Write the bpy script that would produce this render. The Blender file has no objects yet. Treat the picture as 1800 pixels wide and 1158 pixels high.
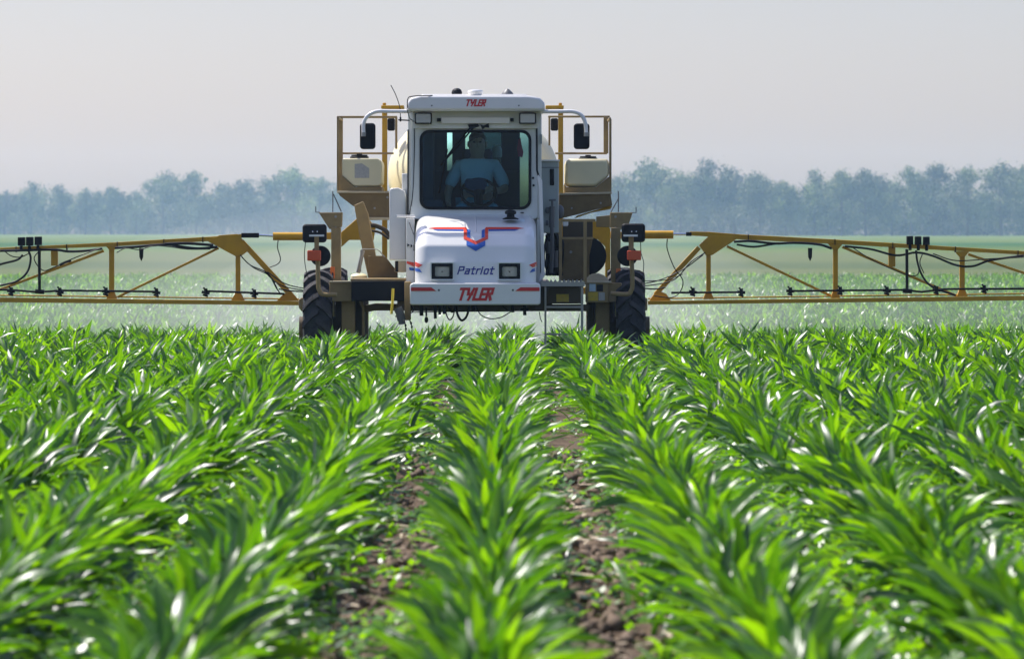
import bpy, bmesh, math, random
import numpy as np
from mathutils import Vector, Matrix

# ------------------------------------------------------------------ camera, sky, sun, exposure
SC = bpy.context.scene
COL = SC.collection
F = 9000.0            # focal length in photo pixels (180 mm on a 36 mm wide sensor)
HC = 1.33             # camera height
HOR = 402.0           # horizon line in the photo
cam = bpy.data.cameras.new("camera"); camo = bpy.data.objects.new("camera", cam); COL.objects.link(camo)
camo.location = (0, 0, HC); camo.rotation_euler = (math.radians(90), 0, 0)
cam.lens = 180; cam.sensor_width = 36; cam.sensor_fit = 'HORIZONTAL'
cam.shift_y = -(579.0 - HOR) / 1800.0
cam.clip_start = 0.5; cam.clip_end = 9000
cam.dof.use_dof = True; cam.dof.focus_distance = 50.5; cam.dof.aperture_fstop = 7.4
SC.camera = camo

SUN_EL, SUN_AZ = math.radians(56), math.radians(-50)   # azimuth from +Y (away from the camera) towards -X (left)
sd = Vector((math.sin(SUN_AZ) * math.cos(SUN_EL), math.cos(SUN_AZ) * math.cos(SUN_EL), math.sin(SUN_EL)))
sl = bpy.data.lights.new("sun", 'SUN'); sl.energy = 4.9; sl.angle = math.radians(0.5); sl.color = (1, 0.965, 0.91)
so = bpy.data.objects.new("sun", sl); COL.objects.link(so)
so.rotation_euler = sd.to_track_quat('Z', 'Y').to_euler(); so.location = sd * 60
W = bpy.data.worlds.new("World"); SC.world = W; W.use_nodes = True
wn = W.node_tree; bg = wn.nodes['Background']
sky = wn.nodes.new('ShaderNodeTexSky'); sky.sky_type = 'NISHITA'; sky.sun_disc = False
sky.sun_elevation = SUN_EL; sky.sun_rotation = SUN_AZ
sky.air_density = 1.0; sky.dust_density = 2.2; sky.ozone_density = 2.5
tint = wn.nodes.new('ShaderNodeMix'); tint.data_type = 'RGBA'; tint.blend_type = 'MULTIPLY'; tint.inputs[0].default_value = 1
tint.inputs[7].default_value = (0.93, 0.91, 1.07, 1)
wn.links.new(sky.outputs[0], tint.inputs[6]); gtc = wn.nodes.new('ShaderNodeTexCoord'); gsp = wn.nodes.new('ShaderNodeSeparateXYZ'); gmr = wn.nodes.new('ShaderNodeMapRange')
gmr.inputs[1].default_value = 0.0; gmr.inputs[2].default_value = 0.05; gmr.inputs[3].default_value = 1.24; gmr.inputs[4].default_value = 0.82   # bright haze low on the horizon
gvm = wn.nodes.new('ShaderNodeVectorMath'); gvm.operation = 'SCALE'
wn.links.new(gtc.outputs['Generated'], gsp.inputs[0]); wn.links.new(gsp.outputs[2], gmr.inputs[0]); wn.links.new(tint.outputs[2], gvm.inputs[0]); wn.links.new(gmr.outputs[0], gvm.inputs['Scale'])
wn.links.new(gvm.outputs[0], bg.inputs[0])
bg.inputs[1].default_value = 0.15
SC.view_settings.view_transform = 'Standard'; SC.view_settings.look = 'None'
SC.view_settings.exposure = 0.50; SC.view_settings.gamma = 1
try:
    SC.cycles.transparent_max_bounces = 12; SC.cycles.max_bounces = 8; SC.cycles.volume_bounces = 1
    SC.cycles.use_denoising = True
except Exception: pass

def X(px, D): return (px - 900.0) * D / F
def Z(py, D): return HC - (py - HOR) * D / F
def Q(px, py, D): return Vector((X(px, D), D, Z(py, D)))
def sstep(a, b, v):
    t = np.clip((np.asarray(v, float) - a) / (b - a), 0, 1); return t * t * (3 - 2 * t)
def ground_z(D):
    return -0.26 * sstep(44, 53, D) - 0.58 * sstep(57, 84, D)

# ------------------------------------------------------------------ materials
def newmat(name):
    m = bpy.data.materials.new(name); m.use_nodes = True
    nt = m.node_tree; return m, nt, nt.nodes['Principled BSDF']
def paint(name, col, rough=0.45, metal=0.0, dirt=0.25, dirtcol=(0.22, 0.17, 0.11), scale=3.0, coat=0.0, bump=0.0):
    m, nt, b = newmat(name)
    tc = nt.nodes.new('ShaderNodeTexCoord')
    n = nt.nodes.new('ShaderNodeTexNoise'); n.inputs['Scale'].default_value = scale; n.inputs['Detail'].default_value = 8
    n.inputs['Roughness'].default_value = 0.65
    nt.links.new(tc.outputs['Object'], n.inputs['Vector'])
    r = nt.nodes.new('ShaderNodeValToRGB'); r.color_ramp.elements[0].position = 0.42; r.color_ramp.elements[1].position = 0.78
    r.color_ramp.elements[1].color = (dirt, dirt, dirt, 1)
    nt.links.new(n.outputs[0], r.inputs[0])
    mx = nt.nodes.new('ShaderNodeMix'); mx.data_type = 'RGBA'
    mx.inputs[6].default_value = (*col, 1); mx.inputs[7].default_value = (*dirtcol, 1)
    nt.links.new(r.outputs[0], mx.inputs[0]); nt.links.new(mx.outputs[2], b.inputs['Base Color'])
    b.inputs['Roughness'].default_value = rough; b.inputs['Metallic'].default_value = metal
    b.inputs['Coat Weight'].default_value = coat
    if bump:
        bp = nt.nodes.new('ShaderNodeBump'); bp.inputs['Strength'].default_value = bump; bp.inputs['Distance'].default_value = 0.01
        n2 = nt.nodes.new('ShaderNodeTexNoise'); n2.inputs['Scale'].default_value = 60
        nt.links.new(tc.outputs['Object'], n2.inputs['Vector'])
        nt.links.new(n2.outputs[0], bp.inputs['Height']); nt.links.new(bp.outputs[0], b.inputs['Normal'])
    return m
M = {}
M['white'] = paint('white_paint', (0.78, 0.765, 0.725), 0.28, dirt=0.10, coat=0.3, scale=2.0)
M['whiteb'] = paint('cab_frame_white', (0.71, 0.73, 0.68), 0.4, dirt=0.15)
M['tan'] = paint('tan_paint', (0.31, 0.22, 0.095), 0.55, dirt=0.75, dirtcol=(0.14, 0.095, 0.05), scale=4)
M['tan_shaded'] = paint('tan_paint_shaded', (0.215, 0.15, 0.065), 0.6, dirt=0.6, dirtcol=(0.10, 0.065, 0.03), scale=5)  # darker copy of the tan paint, with shade put into its colour
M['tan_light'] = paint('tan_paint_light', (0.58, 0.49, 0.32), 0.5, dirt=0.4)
M['tan_dark'] = paint('dusty_dark_tan', (0.10, 0.075, 0.045), 0.6, dirt=0.5, dirtcol=(0.09, 0.07, 0.05))
M['yellow'] = paint('boom_yellow', (0.56, 0.31, 0.02), 0.42, dirt=0.55, dirtcol=(0.27, 0.15, 0.03), scale=5)
M['cream'] = paint('cream_plastic', (0.78, 0.70, 0.43), 0.5, dirt=0.15)
M['black'] = paint('black_plastic', (0.006, 0.006, 0.008), 0.6, dirt=0.08, dirtcol=(0.05, 0.045, 0.04))
M['rubber'] = paint('tyre_rubber', (0.035, 0.034, 0.036), 0.7, dirt=0.6, dirtcol=(0.10, 0.09, 0.085), scale=6, bump=0.4)
M['hose'] = paint('hose_rubber', (0.007, 0.007, 0.008), 0.5, dirt=0.1, dirtcol=(0.05, 0.045, 0.04))
M['steel'] = paint('galvanised_steel', (0.32, 0.31, 0.28), 0.45, 0.5, dirt=0.35)
M['chrome'] = paint('bright_rod', (0.75, 0.76, 0.78), 0.15, 1.0, dirt=0.05)
M['red'] = paint('red_vinyl', (0.55, 0.012, 0.015), 0.35, dirt=0.05)
M['redor'] = paint('orange_red_vinyl', (0.72, 0.05, 0.02), 0.35, dirt=0.05)
M['blue'] = paint('blue_vinyl', (0.015, 0.10, 0.42), 0.35, dirt=0.05)
M['navy'] = paint('navy_vinyl', (0.02, 0.02, 0.22), 0.35, dirt=0.05)
M['amber'] = paint('amber_lens', (0.62, 0.07, 0.015), 0.25, dirt=0.1)
M['orange'] = paint('orange_reflector', (0.75, 0.16, 0.02), 0.3, dirt=0.1)
M['greytank'] = paint('grey_green_metal', (0.36, 0.41, 0.40), 0.4, dirt=0.3)
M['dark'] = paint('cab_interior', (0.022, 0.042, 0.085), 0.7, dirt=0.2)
M['grille'] = paint('dark_grey', (0.10, 0.105, 0.11), 0.5, dirt=0.2)
M['paper'] = paint('printed_label', (0.45, 0.44, 0.40), 0.6, dirt=0.6, dirtcol=(0.2, 0.2, 0.2), scale=60)
M['yellowlabel'] = paint('yellow_sticker', (0.6, 0.42, 0.02), 0.5, dirt=0.5, scale=40)
M['paleblue'] = paint('pale_blue_sticker', (0.45, 0.6, 0.68), 0.5, dirt=0.2, scale=30)
M['ytube'] = paint('bright_yellow_plastic', (0.80, 0.60, 0.04), 0.4, dirt=0.1)
M['pink'] = paint('pink_cloth', (0.75, 0.08, 0.16), 0.8, dirt=0.1)
M['skin'] = paint('skin', (0.42, 0.24, 0.16), 0.5, dirt=0.1)
M['shirt'] = paint('teal_shirt', (0.46, 0.54, 0.56), 0.85, dirt=0.1)
M['jeans'] = paint('jeans', (0.15, 0.35, 0.42), 0.9, dirt=0.1)
M['hair'] = paint('hair', (0.03, 0.022, 0.018), 0.7, dirt=0.1)
M['bark'] = paint('bark', (0.10, 0.08, 0.06), 0.9, dirt=0.4)

for _k in ('black', 'hose', 'tan', 'tan_shaded', 'tan_dark', 'tan_light', 'yellow', 'rubber'): M[_k].node_tree.nodes['Principled BSDF'].inputs['Specular IOR Level'].default_value = 0.2
def glassmat(name, tintc, rough=0.02, refl=0.12):
    m = bpy.data.materials.new(name); m.use_nodes = True; nt = m.node_tree
    for n in list(nt.nodes): nt.nodes.remove(n)
    o = nt.nodes.new('ShaderNodeOutputMaterial'); t = nt.nodes.new('ShaderNodeBsdfTransparent')
    t.inputs[0].default_value = (*tintc, 1); g = nt.nodes.new('ShaderNodeBsdfGlossy'); g.inputs['Roughness'].default_value = rough
    fr = nt.nodes.new('ShaderNodeFresnel'); fr.inputs[0].default_value = 1.5
    ad = nt.nodes.new('ShaderNodeMath'); ad.operation = 'ADD'; ad.inputs[1].default_value = refl - 0.04
    mx = nt.nodes.new('ShaderNodeMixShader')
    nt.links.new(fr.outputs[0], ad.inputs[0]); nt.links.new(ad.outputs[0], mx.inputs[0])
    nt.links.new(t.outputs[0], mx.inputs[1]); nt.links.new(g.outputs[0], mx.inputs[2]); nt.links.new(mx.outputs[0], o.inputs[0])
    return m
M['glass'] = glassmat('tinted_windscreen', (0.64, 0.85, 0.92), refl=0.015)
M['glass2'] = glassmat('tinted_side_glass', (0.80, 0.90, 0.90), refl=0.03)
M['dim_glass'] = glassmat('dimming_pane', (0.22, 0.30, 0.36), refl=0.03)  # for the added pane that dims what shows behind the driver
def lensmat():
    m, nt, b = newmat('lamp_lens')
    b.inputs['Base Color'].default_value = (0.34, 0.38, 0.37, 1); b.inputs['Metallic'].default_value = 0.6; b.inputs['Roughness'].default_value = 0.22
    w = nt.nodes.new('ShaderNodeTexWave'); w.inputs['Scale'].default_value = 30; w.inputs['Distortion'].default_value = 1
    tc = nt.nodes.new('ShaderNodeTexCoord'); nt.links.new(tc.outputs['Object'], w.inputs['Vector'])
    bp = nt.nodes.new('ShaderNodeBump'); bp.inputs['Strength'].default_value = 0.5; bp.inputs['Distance'].default_value = 0.01
    nt.links.new(w.outputs[1], bp.inputs['Height']); nt.links.new(bp.outputs[0], b.inputs['Normal'])
    return m
M['lens'] = lensmat()

# ------------------------------------------------------------------ mesh helpers
def catmull(pts, k=6):
    pts = [Vector(p) for p in pts]
    if len(pts) < 3: return pts
    P = [2 * pts[0] - pts[1]] + pts + [2 * pts[-1] - pts[-2]]
    out = []
    for i in range(1, len(P) - 2):
        for j in range(k):
            t = j / k; a, b, c, d = P[i - 1], P[i], P[i + 1], P[i + 2]
            out.append(0.5 * ((2 * b) + (c - a) * t + (2 * a - 5 * b + 4 * c - d) * t * t + (-a + 3 * b - 3 * c + d) * t ** 3))
    out.append(pts[-1]); return out
def rrect(x0, y0, x1, y1, r, n=5):
    out = []
    for cx, cy, a0 in ((x1 - r, y0 + r, -90), (x1 - r, y1 - r, 0), (x0 + r, y1 - r, 90), (x0 + r, y0 + r, 180)):
        for i in range(n + 1):
            a = math.radians(a0 + 90 * i / n); out.append((cx + r * math.cos(a), cy + r * math.sin(a)))
    return out
class MB:
    def __init__(s): s.v = []; s.f = []
    def add(s, vs, fs):
        o = len(s.v); s.v += [tuple(p) for p in vs]; s.f += [tuple(i + o for i in f) for f in fs]; return s
    def box(s, x0, x1, y0, y1, z0, z1):
        vs = [(x, y, z) for x in (x0, x1) for y in (y0, y1) for z in (z0, z1)]
        return s.add(vs, [(0, 1, 3, 2), (4, 6, 7, 5), (0, 4, 5, 1), (2, 3, 7, 6), (0, 2, 6, 4), (1, 5, 7, 3)])
    def bpx(s, a, b, c, d, D, dep):           # front face fills photo rectangle (a,b)-(c,d) at distance D, runs back dep metres
        return s.box(X(a, D), X(c, D), D, D + dep, Z(d, D), Z(b, D))
    def prism(s, pts, D, dep):                # photo polygon at distance D, extruded back
        n = len(pts); f = [(X(x, D), D, Z(y, D)) for x, y in pts]; bk = [(p[0], D + dep, p[2]) for p in f]
        return s.add(f + bk, [tuple(range(n)), tuple(range(2 * n - 1, n - 1, -1))] + [(i, (i + 1) % n, n + (i + 1) % n, n + i) for i in range(n)])
    def ring(s, outer, inner, D, dep):
        n = len(outer); vs = []
        for dd in (0, dep):
            for pl in (outer, inner): vs += [(X(x, D), D + dd, Z(y, D)) for x, y in pl]
        fs = []
        for i in range(n):
            j = (i + 1) % n
            fs += [(i, j, n + j, n + i), (2 * n + i, 3 * n + i, 3 * n + j, 2 * n + j), (i, 2 * n + i, 2 * n + j, j), (n + i, n + j, 3 * n + j, 3 * n + i)]
        return s.add(vs, fs)
    def tube(s, pts, r, n=8, sm=False, sq=False):
        pts = [Vector(p) for p in (catmull(pts) if sm else pts)]
        m = len(pts); vs = []; prev = None
        rs = r if isinstance(r, (list, tuple)) else [r] * m
        for i, p in enumerate(pts):
            t = (pts[min(i + 1, m - 1)] - pts[max(i - 1, 0)]).normalized()
            if prev is None:
                up = Vector((0, 1, 0)) if abs(t.y) < 0.9 else Vector((0, 0, 1)); a = t.cross(up).normalized()
            else:
                a = (prev - t * prev.dot(t)).normalized()
            b = t.cross(a); prev = a
            for k in range(n):
                an = 2 * math.pi * (k + (0.5 if sq else 0)) / n
                vs.append(p + (a * math.cos(an) + b * math.sin(an)) * rs[i])
        fs = [(i * n + k, i * n + (k + 1) % n, (i + 1) * n + (k + 1) % n, (i + 1) * n + k) for i in range(m - 1) for k in range(n)]
        fs += [tuple(range(n)), tuple(range(m * n - 1, (m - 1) * n - 1, -1))]
        return s.add(vs, fs)
    def tpx(s, pts, rpx, n=8, sm=False, D=None):
        P = [Q(*p) if len(p) == 3 else Q(p[0], p[1], D) for p in pts]
        return s.tube(P, rpx * P[0].y / F, n, sm)
    def ell(s, c, r, nu=20, nv=12):
        vs = [(c[0], c[1], c[2] + r[2])]; 
        for j in range(1, nv):
            ph = math.pi * j / nv
            for i in range(nu):
                th = 2 * math.pi * i / nu
                vs.append((c[0] + r[0] * math.sin(ph) * math.cos(th), c[1] + r[1] * math.sin(ph) * math.sin(th), c[2] + r[2] * math.cos(ph)))
        vs.append((c[0], c[1], c[2] - r[2])); L = len(vs) - 1; fs = []
        for i in range(nu):
            fs.append((0, 1 + i, 1 + (i + 1) % nu)); fs.append((L, L - nu + (i + 1) % nu, L - nu + i))
        for j in range(nv - 2):
            for i in range(nu):
                a = 1 + j * nu + i; b = 1 + j * nu + (i + 1) % nu; fs.append((a, a + nu, b + nu, b))
        return s.add(vs, fs)
    def lathe(s, c, prof, axis='z', n=24):     # prof: list of (r, h)
        vs = []
        for r, h in prof:
            for k in range(n):
                a = 2 * math.pi * k / n; u, w = r * math.cos(a), r * math.sin(a)
                vs.append((c[0] + u, c[1] + w, c[2] + h) if axis == 'z' else (c[0] + h, c[1] + u, c[2] + w) if axis == 'x' else (c[0] + u, c[1] + h, c[2] + w))
        m = len(prof)
        fs = [(i * n + k, i * n + (k + 1) % n, (i + 1) * n + (k + 1) % n, (i + 1) * n + k) for i in range(m - 1) for k in range(n)]
        fs += [tuple(range(n)), tuple(range(m * n - 1, (m - 1) * n - 1, -1))]
        return s.add(vs, fs)
    def obar(s, a, b, wpx, D, dep):            # flat bar between two photo points, wpx wide
        ax, ay = a; bx, by = b; L = math.hypot(bx - ax, by - ay); nx, ny = -(by - ay) / L * wpx / 2, (bx - ax) / L * wpx / 2
        return s.prism([(ax + nx, ay + ny), (bx + nx, by + ny), (bx - nx, by - ny), (ax - nx, ay - ny)], D, dep)
def link(name, me, mat, parent=None):
    o = bpy.data.objects.new(name, me); COL.objects.link(o)
    if mat is not None: me.materials.append(mat)
    if parent is not None: o.parent = parent
    return o
def origin_of(p):
    v = Vector((0, 0, 0))
    while p is not None: v = v + p.location; p = p.parent
    return v
def part(name, mb, mat, parent=None, bev=0.0, ang=35, label=None):
    org = origin_of(parent)
    me = bpy.data.meshes.new(name); me.from_pydata([(v[0] - org.x, v[1] - org.y, v[2] - org.z) for v in mb.v], [], mb.f)
    bm = bmesh.new(); bm.from_mesh(me); bmesh.ops.recalc_face_normals(bm, faces=bm.faces); bm.to_mesh(me); bm.free()
    me.polygons.foreach_set('use_smooth', [True] * len(me.polygons)); me.set_sharp_from_angle(angle=math.radians(ang))
    o = link(name, me, M[mat] if isinstance(mat, str) else mat, parent)
    if bev:
        b = o.modifiers.new('bevel', 'BEVEL'); b.width = bev; b.segments = 2; b.limit_method = 'ANGLE'; b.angle_limit = math.radians(40)
    if label: o['label'] = label
    return o
def tag(o, label=None, cat=None, group=None, kind=None):
    for k, v in (('label', label), ('category', cat), ('group', group), ('kind', kind)):
        if v: o[k] = v
    return o
def empty(name, loc):
    o = bpy.data.objects.new(name, None); COL.objects.link(o); o.location = loc; o.empty_display_size = 0.3; return o
def npmesh(name, V, Fq, mat, attr=None):
    me = bpy.data.meshes.new(name); n = len(V); m = len(Fq)
    me.vertices.add(n); me.vertices.foreach_set('co', V.astype(np.float32).ravel())
    me.loops.add(m * 4); me.loops.foreach_set('vertex_index', Fq.astype(np.int32).ravel())
    me.polygons.add(m); me.polygons.foreach_set('loop_start', np.arange(0, m * 4, 4, dtype=np.int32))
    try: me.polygons.foreach_set('loop_total', np.full(m, 4, dtype=np.int32))
    except Exception: pass
    me.update(calc_edges=True); me.validate()
    me.polygons.foreach_set('use_smooth', np.ones(m, dtype=bool))
    if attr is not None:
        a = me.color_attributes.new('cv', 'FLOAT_COLOR', 'POINT')
        a.data.foreach_set('color', np.hstack([attr, np.ones((n, 1))]).astype(np.float32).ravel())
    me.materials.append(mat); return me

# ------------------------------------------------------------------ ground
def ground_material():
    m, nt, b = newmat('field_ground'); L = nt.links.new
    tc = nt.nodes.new('ShaderNodeTexCoord'); sep = nt.nodes.new('ShaderNodeSeparateXYZ'); L(tc.outputs['Object'], sep.inputs[0])
    n1 = nt.nodes.new('ShaderNodeTexNoise'); n1.inputs['Scale'].default_value = 7; n1.inputs['Detail'].default_value = 10; n1.inputs['Roughness'].default_value = .7
    L(tc.outputs['Object'], n1.inputs['Vector'])
    soil = nt.nodes.new('ShaderNodeValToRGB'); e = soil.color_ramp.elements
    e[0].position = .30; e[0].color = (0.022, 0.014, 0.010, 1); e[1].position = .66; e[1].color = (0.175, 0.122, 0.083, 1)
    L(n1.outputs[0], soil.inputs[0])
    # distance bands of different crops far away (different fields), broken up by stretched noise
    n2 = nt.nodes.new('ShaderNodeTexNoise'); n2.inputs['Scale'].default_value = 1; n2.inputs['Detail'].default_value = 5
    mp = nt.nodes.new('ShaderNodeMapping'); mp.inputs['Scale'].default_value = (0.012, 0.022, 1); L(tc.outputs['Object'], mp.inputs[0]); L(mp.outputs[0], n2.inputs['Vector'])
    ad = nt.nodes.new('ShaderNodeMath'); ad.operation = 'MULTIPLY_ADD'; ad.inputs[1].default_value = 60; L(n2.outputs[0], ad.inputs[0]); L(sep.outputs[1], ad.inputs[2])
    mr = nt.nodes.new('ShaderNodeMapRange'); mr.inputs[1].default_value = 0; mr.inputs[2].default_value = 1200; L(ad.outputs[0], mr.inputs[0])
    band = nt.nodes.new('ShaderNodeValToRGB'); cr = band.color_ramp
    g1 = (0.013, 0.075, 0.009, 1); g2 = (0.085, 0.13, 0.018, 1); be = (0.095, 0.12, 0.04, 1); br = (0.065, 0.095, 0.032, 1)
    stops = [(0.0, g1), (0.185, g1), (0.21, be), (0.245, be), (0.265, br), (0.29, br), (0.32, be), (0.40, be), (0.45, g2), (0.62, g1), (0.75, g2), (1.0, g2)]
    cr.elements[0].position = stops[0][0]; cr.elements[0].color = stops[0][1]; cr.elements[1].position = 1; cr.elements[1].color = stops[-1][1]
    for p, c in stops[1:-1]: q = cr.elements.new(p); q.color = c
    L(mr.outputs[0], band.inputs[0])
    sel = nt.nodes.new('ShaderNodeMapRange'); sel.inputs[1].default_value = 56; sel.inputs[2].default_value = 80; L(sep.outputs[1], sel.inputs[0])
    mx = nt.nodes.new('ShaderNodeMix'); mx.data_type = 'RGBA'; L(sel.outputs[0], mx.inputs[0]); L(soil.outputs[0], mx.inputs[6]); L(band.outputs[0], mx.inputs[7])
    L(mx.outputs[2], b.inputs['Base Color']); b.inputs['Roughness'].default_value = 0.95; b.inputs['Specular IOR Level'].default_value = 0.15
    bp = nt.nodes.new('ShaderNodeBump'); bp.inputs['Strength'].default_value = 0.9; bp.inputs['Distance'].default_value = 0.03
    n3 = nt.nodes.new('ShaderNodeTexNoise'); n3.inputs['Scale'].default_value = 30; n3.inputs['Detail'].default_value = 6; L(tc.outputs['Object'], n3.inputs['Vector'])
    L(n3.outputs[0], bp.inputs['Height']); L(bp.outputs[0], b.inputs['Normal'])
    return m
rg = np.random.default_rng(5)
def lattice(X2, Y2, seed, cell):
    r = np.random.default_rng(seed); G = r.random((64, 64)); u = X2 / cell; v = Y2 / cell
    i = np.floor(u).astype(int); j = np.floor(v).astype(int); a = u - i; c = v - j; a = a * a * (3 - 2 * a); c = c * c * (3 - 2 * c)
    g = lambda p, q: G[p % 64, q % 64]
    return (g(i, j) * (1 - a) + g(i + 1, j) * a) * (1 - c) + (g(i, j + 1) * (1 - a) + g(i + 1, j + 1) * a) * c
xs = np.concatenate([[-900, -300, -120, -60, -30, -15, -8], np.arange(-4.5, 4.51, 0.035), [8, 15, 30, 60, 120, 300, 900]])
ys = np.concatenate([[-60, -20, 0, 6], np.arange(9, 30, 0.06), np.arange(30, 70, 0.5), np.arange(70, 200, 5), np.arange(200, 2100, 50)])
GX, GY = np.meshgrid(xs, ys); near = (1 - sstep(28, 34, GY)) * (1 - sstep(4.2, 4.6, np.abs(GX)))
RX0, RS = -0.07, 0.762
rowridge = 0.5 + 0.5 * np.cos((GX - RX0) / RS * 2 * np.pi)
GZ = ground_z(GY) + near * (rowridge * 0.03 + (lattice(GX, GY, 1, .21) - .5) * .05 + (lattice(GX, GY, 2, .09) - .5) * .045)
V = np.stack([GX, GY, GZ], -1).reshape(-1, 3); nx, ny = len(xs), len(ys)
idx = np.arange(nx * ny).reshape(ny, nx)
Fq = np.stack([idx[:-1, :-1], idx[:-1, 1:], idx[1:, 1:], idx[1:, :-1]], -1).reshape(-1, 4)
g = link('ground', npmesh('ground', V, Fq, ground_material()), None); tag(g, kind='structure')

# ------------------------------------------------------------------ corn
def corn_material():
    m = bpy.data.materials.new('corn_leaf'); m.use_nodes = True; nt = m.node_tree; L = nt.links.new
    b = nt.nodes['Principled BSDF']; out = nt.nodes['Material Output']
    at = nt.nodes.new('ShaderNodeAttribute'); at.attribute_name = 'cv'; sep = nt.nodes.new('ShaderNodeSeparateColor'); L(at.outputs['Color'], sep.inputs[0])
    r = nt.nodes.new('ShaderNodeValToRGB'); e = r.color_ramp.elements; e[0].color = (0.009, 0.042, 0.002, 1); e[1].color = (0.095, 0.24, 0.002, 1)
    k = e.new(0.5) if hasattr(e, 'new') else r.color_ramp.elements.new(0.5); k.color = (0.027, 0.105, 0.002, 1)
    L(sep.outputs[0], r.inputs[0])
    rib = nt.nodes.new('ShaderNodeMapRange'); rib.inputs[1].default_value = 0.16; rib.inputs[2].default_value = 0.0; rib.inputs[4].default_value = 0.45
    L(sep.outputs[1], rib.inputs[0])
    mx = nt.nodes.new('ShaderNodeMix'); mx.data_type = 'RGBA'; L(rib.outputs[0], mx.inputs[0]); L(r.outputs[0], mx.inputs[6]); mx.inputs[7].default_value = (0.14, 0.30, 0.05, 1)
    L(mx.outputs[2], b.inputs['Base Color']); b.inputs['Roughness'].default_value = 0.36; b.inputs['Specular IOR Level'].default_value = 0.78
    tr = nt.nodes.new('ShaderNodeBsdfTranslucent')
    m2 = nt.nodes.new('ShaderNodeMix'); m2.data_type = 'RGBA'; m2.blend_type = 'MULTIPLY'; m2.inputs[0].default_value = 1; m2.clamp_result = False
    L(mx.outputs[2], m2.inputs[6]); m2.inputs[7].default_value = (4.2, 3.2, 1.0, 1); L(m2.outputs[2], tr.inputs[0])
    ms = nt.nodes.new('ShaderNodeMixShader'); ms.inputs[0].default_value = 0.42; L(b.outputs[0], ms.inputs[1]); L(tr.outputs[0], ms.inputs[2]); L(ms.outputs[0], out.inputs[0])
    return m
M['corn'] = corn_material()
def corn_plant(r, nl=9, seg=8, tall=1.0, vfold=True):
    Vs, Fs, As = [], [], []; off = 0
    plane = r.uniform(0, math.pi)
    # stalk
    if vfold:
        hs = 0.17 * tall
        for j, (h, rad) in enumerate(((-.03, .014), (hs * .5, .012), (hs, .006))):
            for k in range(5):
                a = 2 * math.pi * k / 5; Vs.append([[rad * math.cos(a), rad * math.sin(a), h]]); As.append([[.5, .5, 0]])
        for j in range(2):
            for k in range(5): Fs.append([[j * 5 + k, j * 5 + (k + 1) % 5, (j + 1) * 5 + (k + 1) % 5, (j + 1) * 5 + k]])
        off = 15
    nsk = 11 if vfold else 0
    for i in range(nl + nsk):
        skirt = i >= nl                              # small low leaves and suckers round the foot
        q = 0.0 if skirt else i / max(1, nl - 1)     # 0 lowest leaf .. 1 whorl
        az = r.uniform(0, 6.28) if skirt else plane + (i % 2) * math.pi + r.normal(0, 1.0)
        h0 = (0.03 + 0.15 * q) * tall
        Ln = tall * (0.19 + 0.20 * math.sin(math.pi * min(1, .25 + .62 * q))) * r.uniform(.85, 1.15)
        Wd = (0.016 + 0.0115 * math.sin(math.pi * min(1, .3 + .5 * q))) * r.uniform(.85, 1.2) * tall
        a0 = math.radians(50 + 31 * q + r.normal(0, 10)); bend = math.radians(r.uniform(30, 105) * (1 - .5 * q))
        s = np.linspace(0, 1, seg + 1); ang = a0 - bend * s ** 1.4
        if skirt:
            Ln = r.uniform(.09, .19); Wd = r.uniform(.009, .016); h0 = r.uniform(.0, .05); a0 = math.radians(r.uniform(15, 65)); bend = math.radians(r.uniform(20, 80)); ang = a0 - bend * s ** 1.4
        ds = Ln / seg; am = 0.5 * (ang[1:] + ang[:-1])
        rr = np.concatenate([[0], np.cumsum(np.cos(am) * ds)]); zz = np.concatenate([[0], np.cumsum(np.sin(am) * ds)]) + h0
        lat = r.normal(0, .06) * s ** 2
        w = Wd * np.clip((s + .10) ** .45 * (1 - s) ** .62 * 1.45, 0.0006, None)
        tw = r.normal(0, .85) * s + r.normal(0, .25)
        c, sn = math.cos(az), math.sin(az)
        P = np.stack([rr * c - lat * sn, rr * sn + lat * c, zz], 1)
        if skirt: oa = r.uniform(0, 6.28); od = r.uniform(.03, .26); P = P + [math.cos(oa) * od, math.sin(oa) * od, 0]
        side = np.array([-sn, c, 0.0]); nrm = np.stack([-np.sin(ang) * c, -np.sin(ang) * sn, np.cos(ang)], 1)
        U = side[None] * np.cos(tw)[:, None] + nrm * np.sin(tw)[:, None]; N = nrm * np.cos(tw)[:, None] - side[None] * np.sin(tw)[:, None]
        fold = .38 * (1 - .5 * s)
        wav = np.sin(s * r.uniform(9, 15) + r.uniform(0, 6)) * .22 * s
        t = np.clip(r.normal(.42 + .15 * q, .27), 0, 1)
        if vfold:
            Lf = P + (-U + N * (fold + wav)[:, None]) * w[:, None]; R = P + (U + N * (fold - wav)[:, None]) * w[:, None]
            vv = np.stack([Lf, P, R], 1).reshape(-1, 3); at = np.stack([np.full(3 * (seg + 1), t), np.tile([1., 0., 1.], seg + 1), np.repeat(s, 3)], 1)
            ii = np.arange(seg)[:, None] * 3
            ff = np.concatenate([ii + [0, 1, 4, 3], ii + [1, 2, 5, 4]]) + off
        else:
            vv = np.stack([P - U * w[:, None], P + U * w[:, None]], 1).reshape(-1, 3); at = np.stack([np.full(2 * (seg + 1), t), np.full(2 * (seg + 1), .6), np.repeat(s, 2)], 1)
            ii = np.arange(seg)[:, None] * 2; ff = ii + np.array([0, 1, 3, 2]) + off
        Vs.append(vv); Fs.append(ff); As.append(at); off += len(vv)
    return np.concatenate(Vs).astype(float), np.concatenate(Fs), np.concatenate(As).astype(float)
rc = np.random.default_rng(11)
pool_hi = [corn_plant(rc, nl=rc.integers(14, 19), seg=9, tall=.84) for _ in range(18)]
pool_mid = [corn_plant(rc, nl=15, seg=6, tall=.86) for _ in range(16)]
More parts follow.
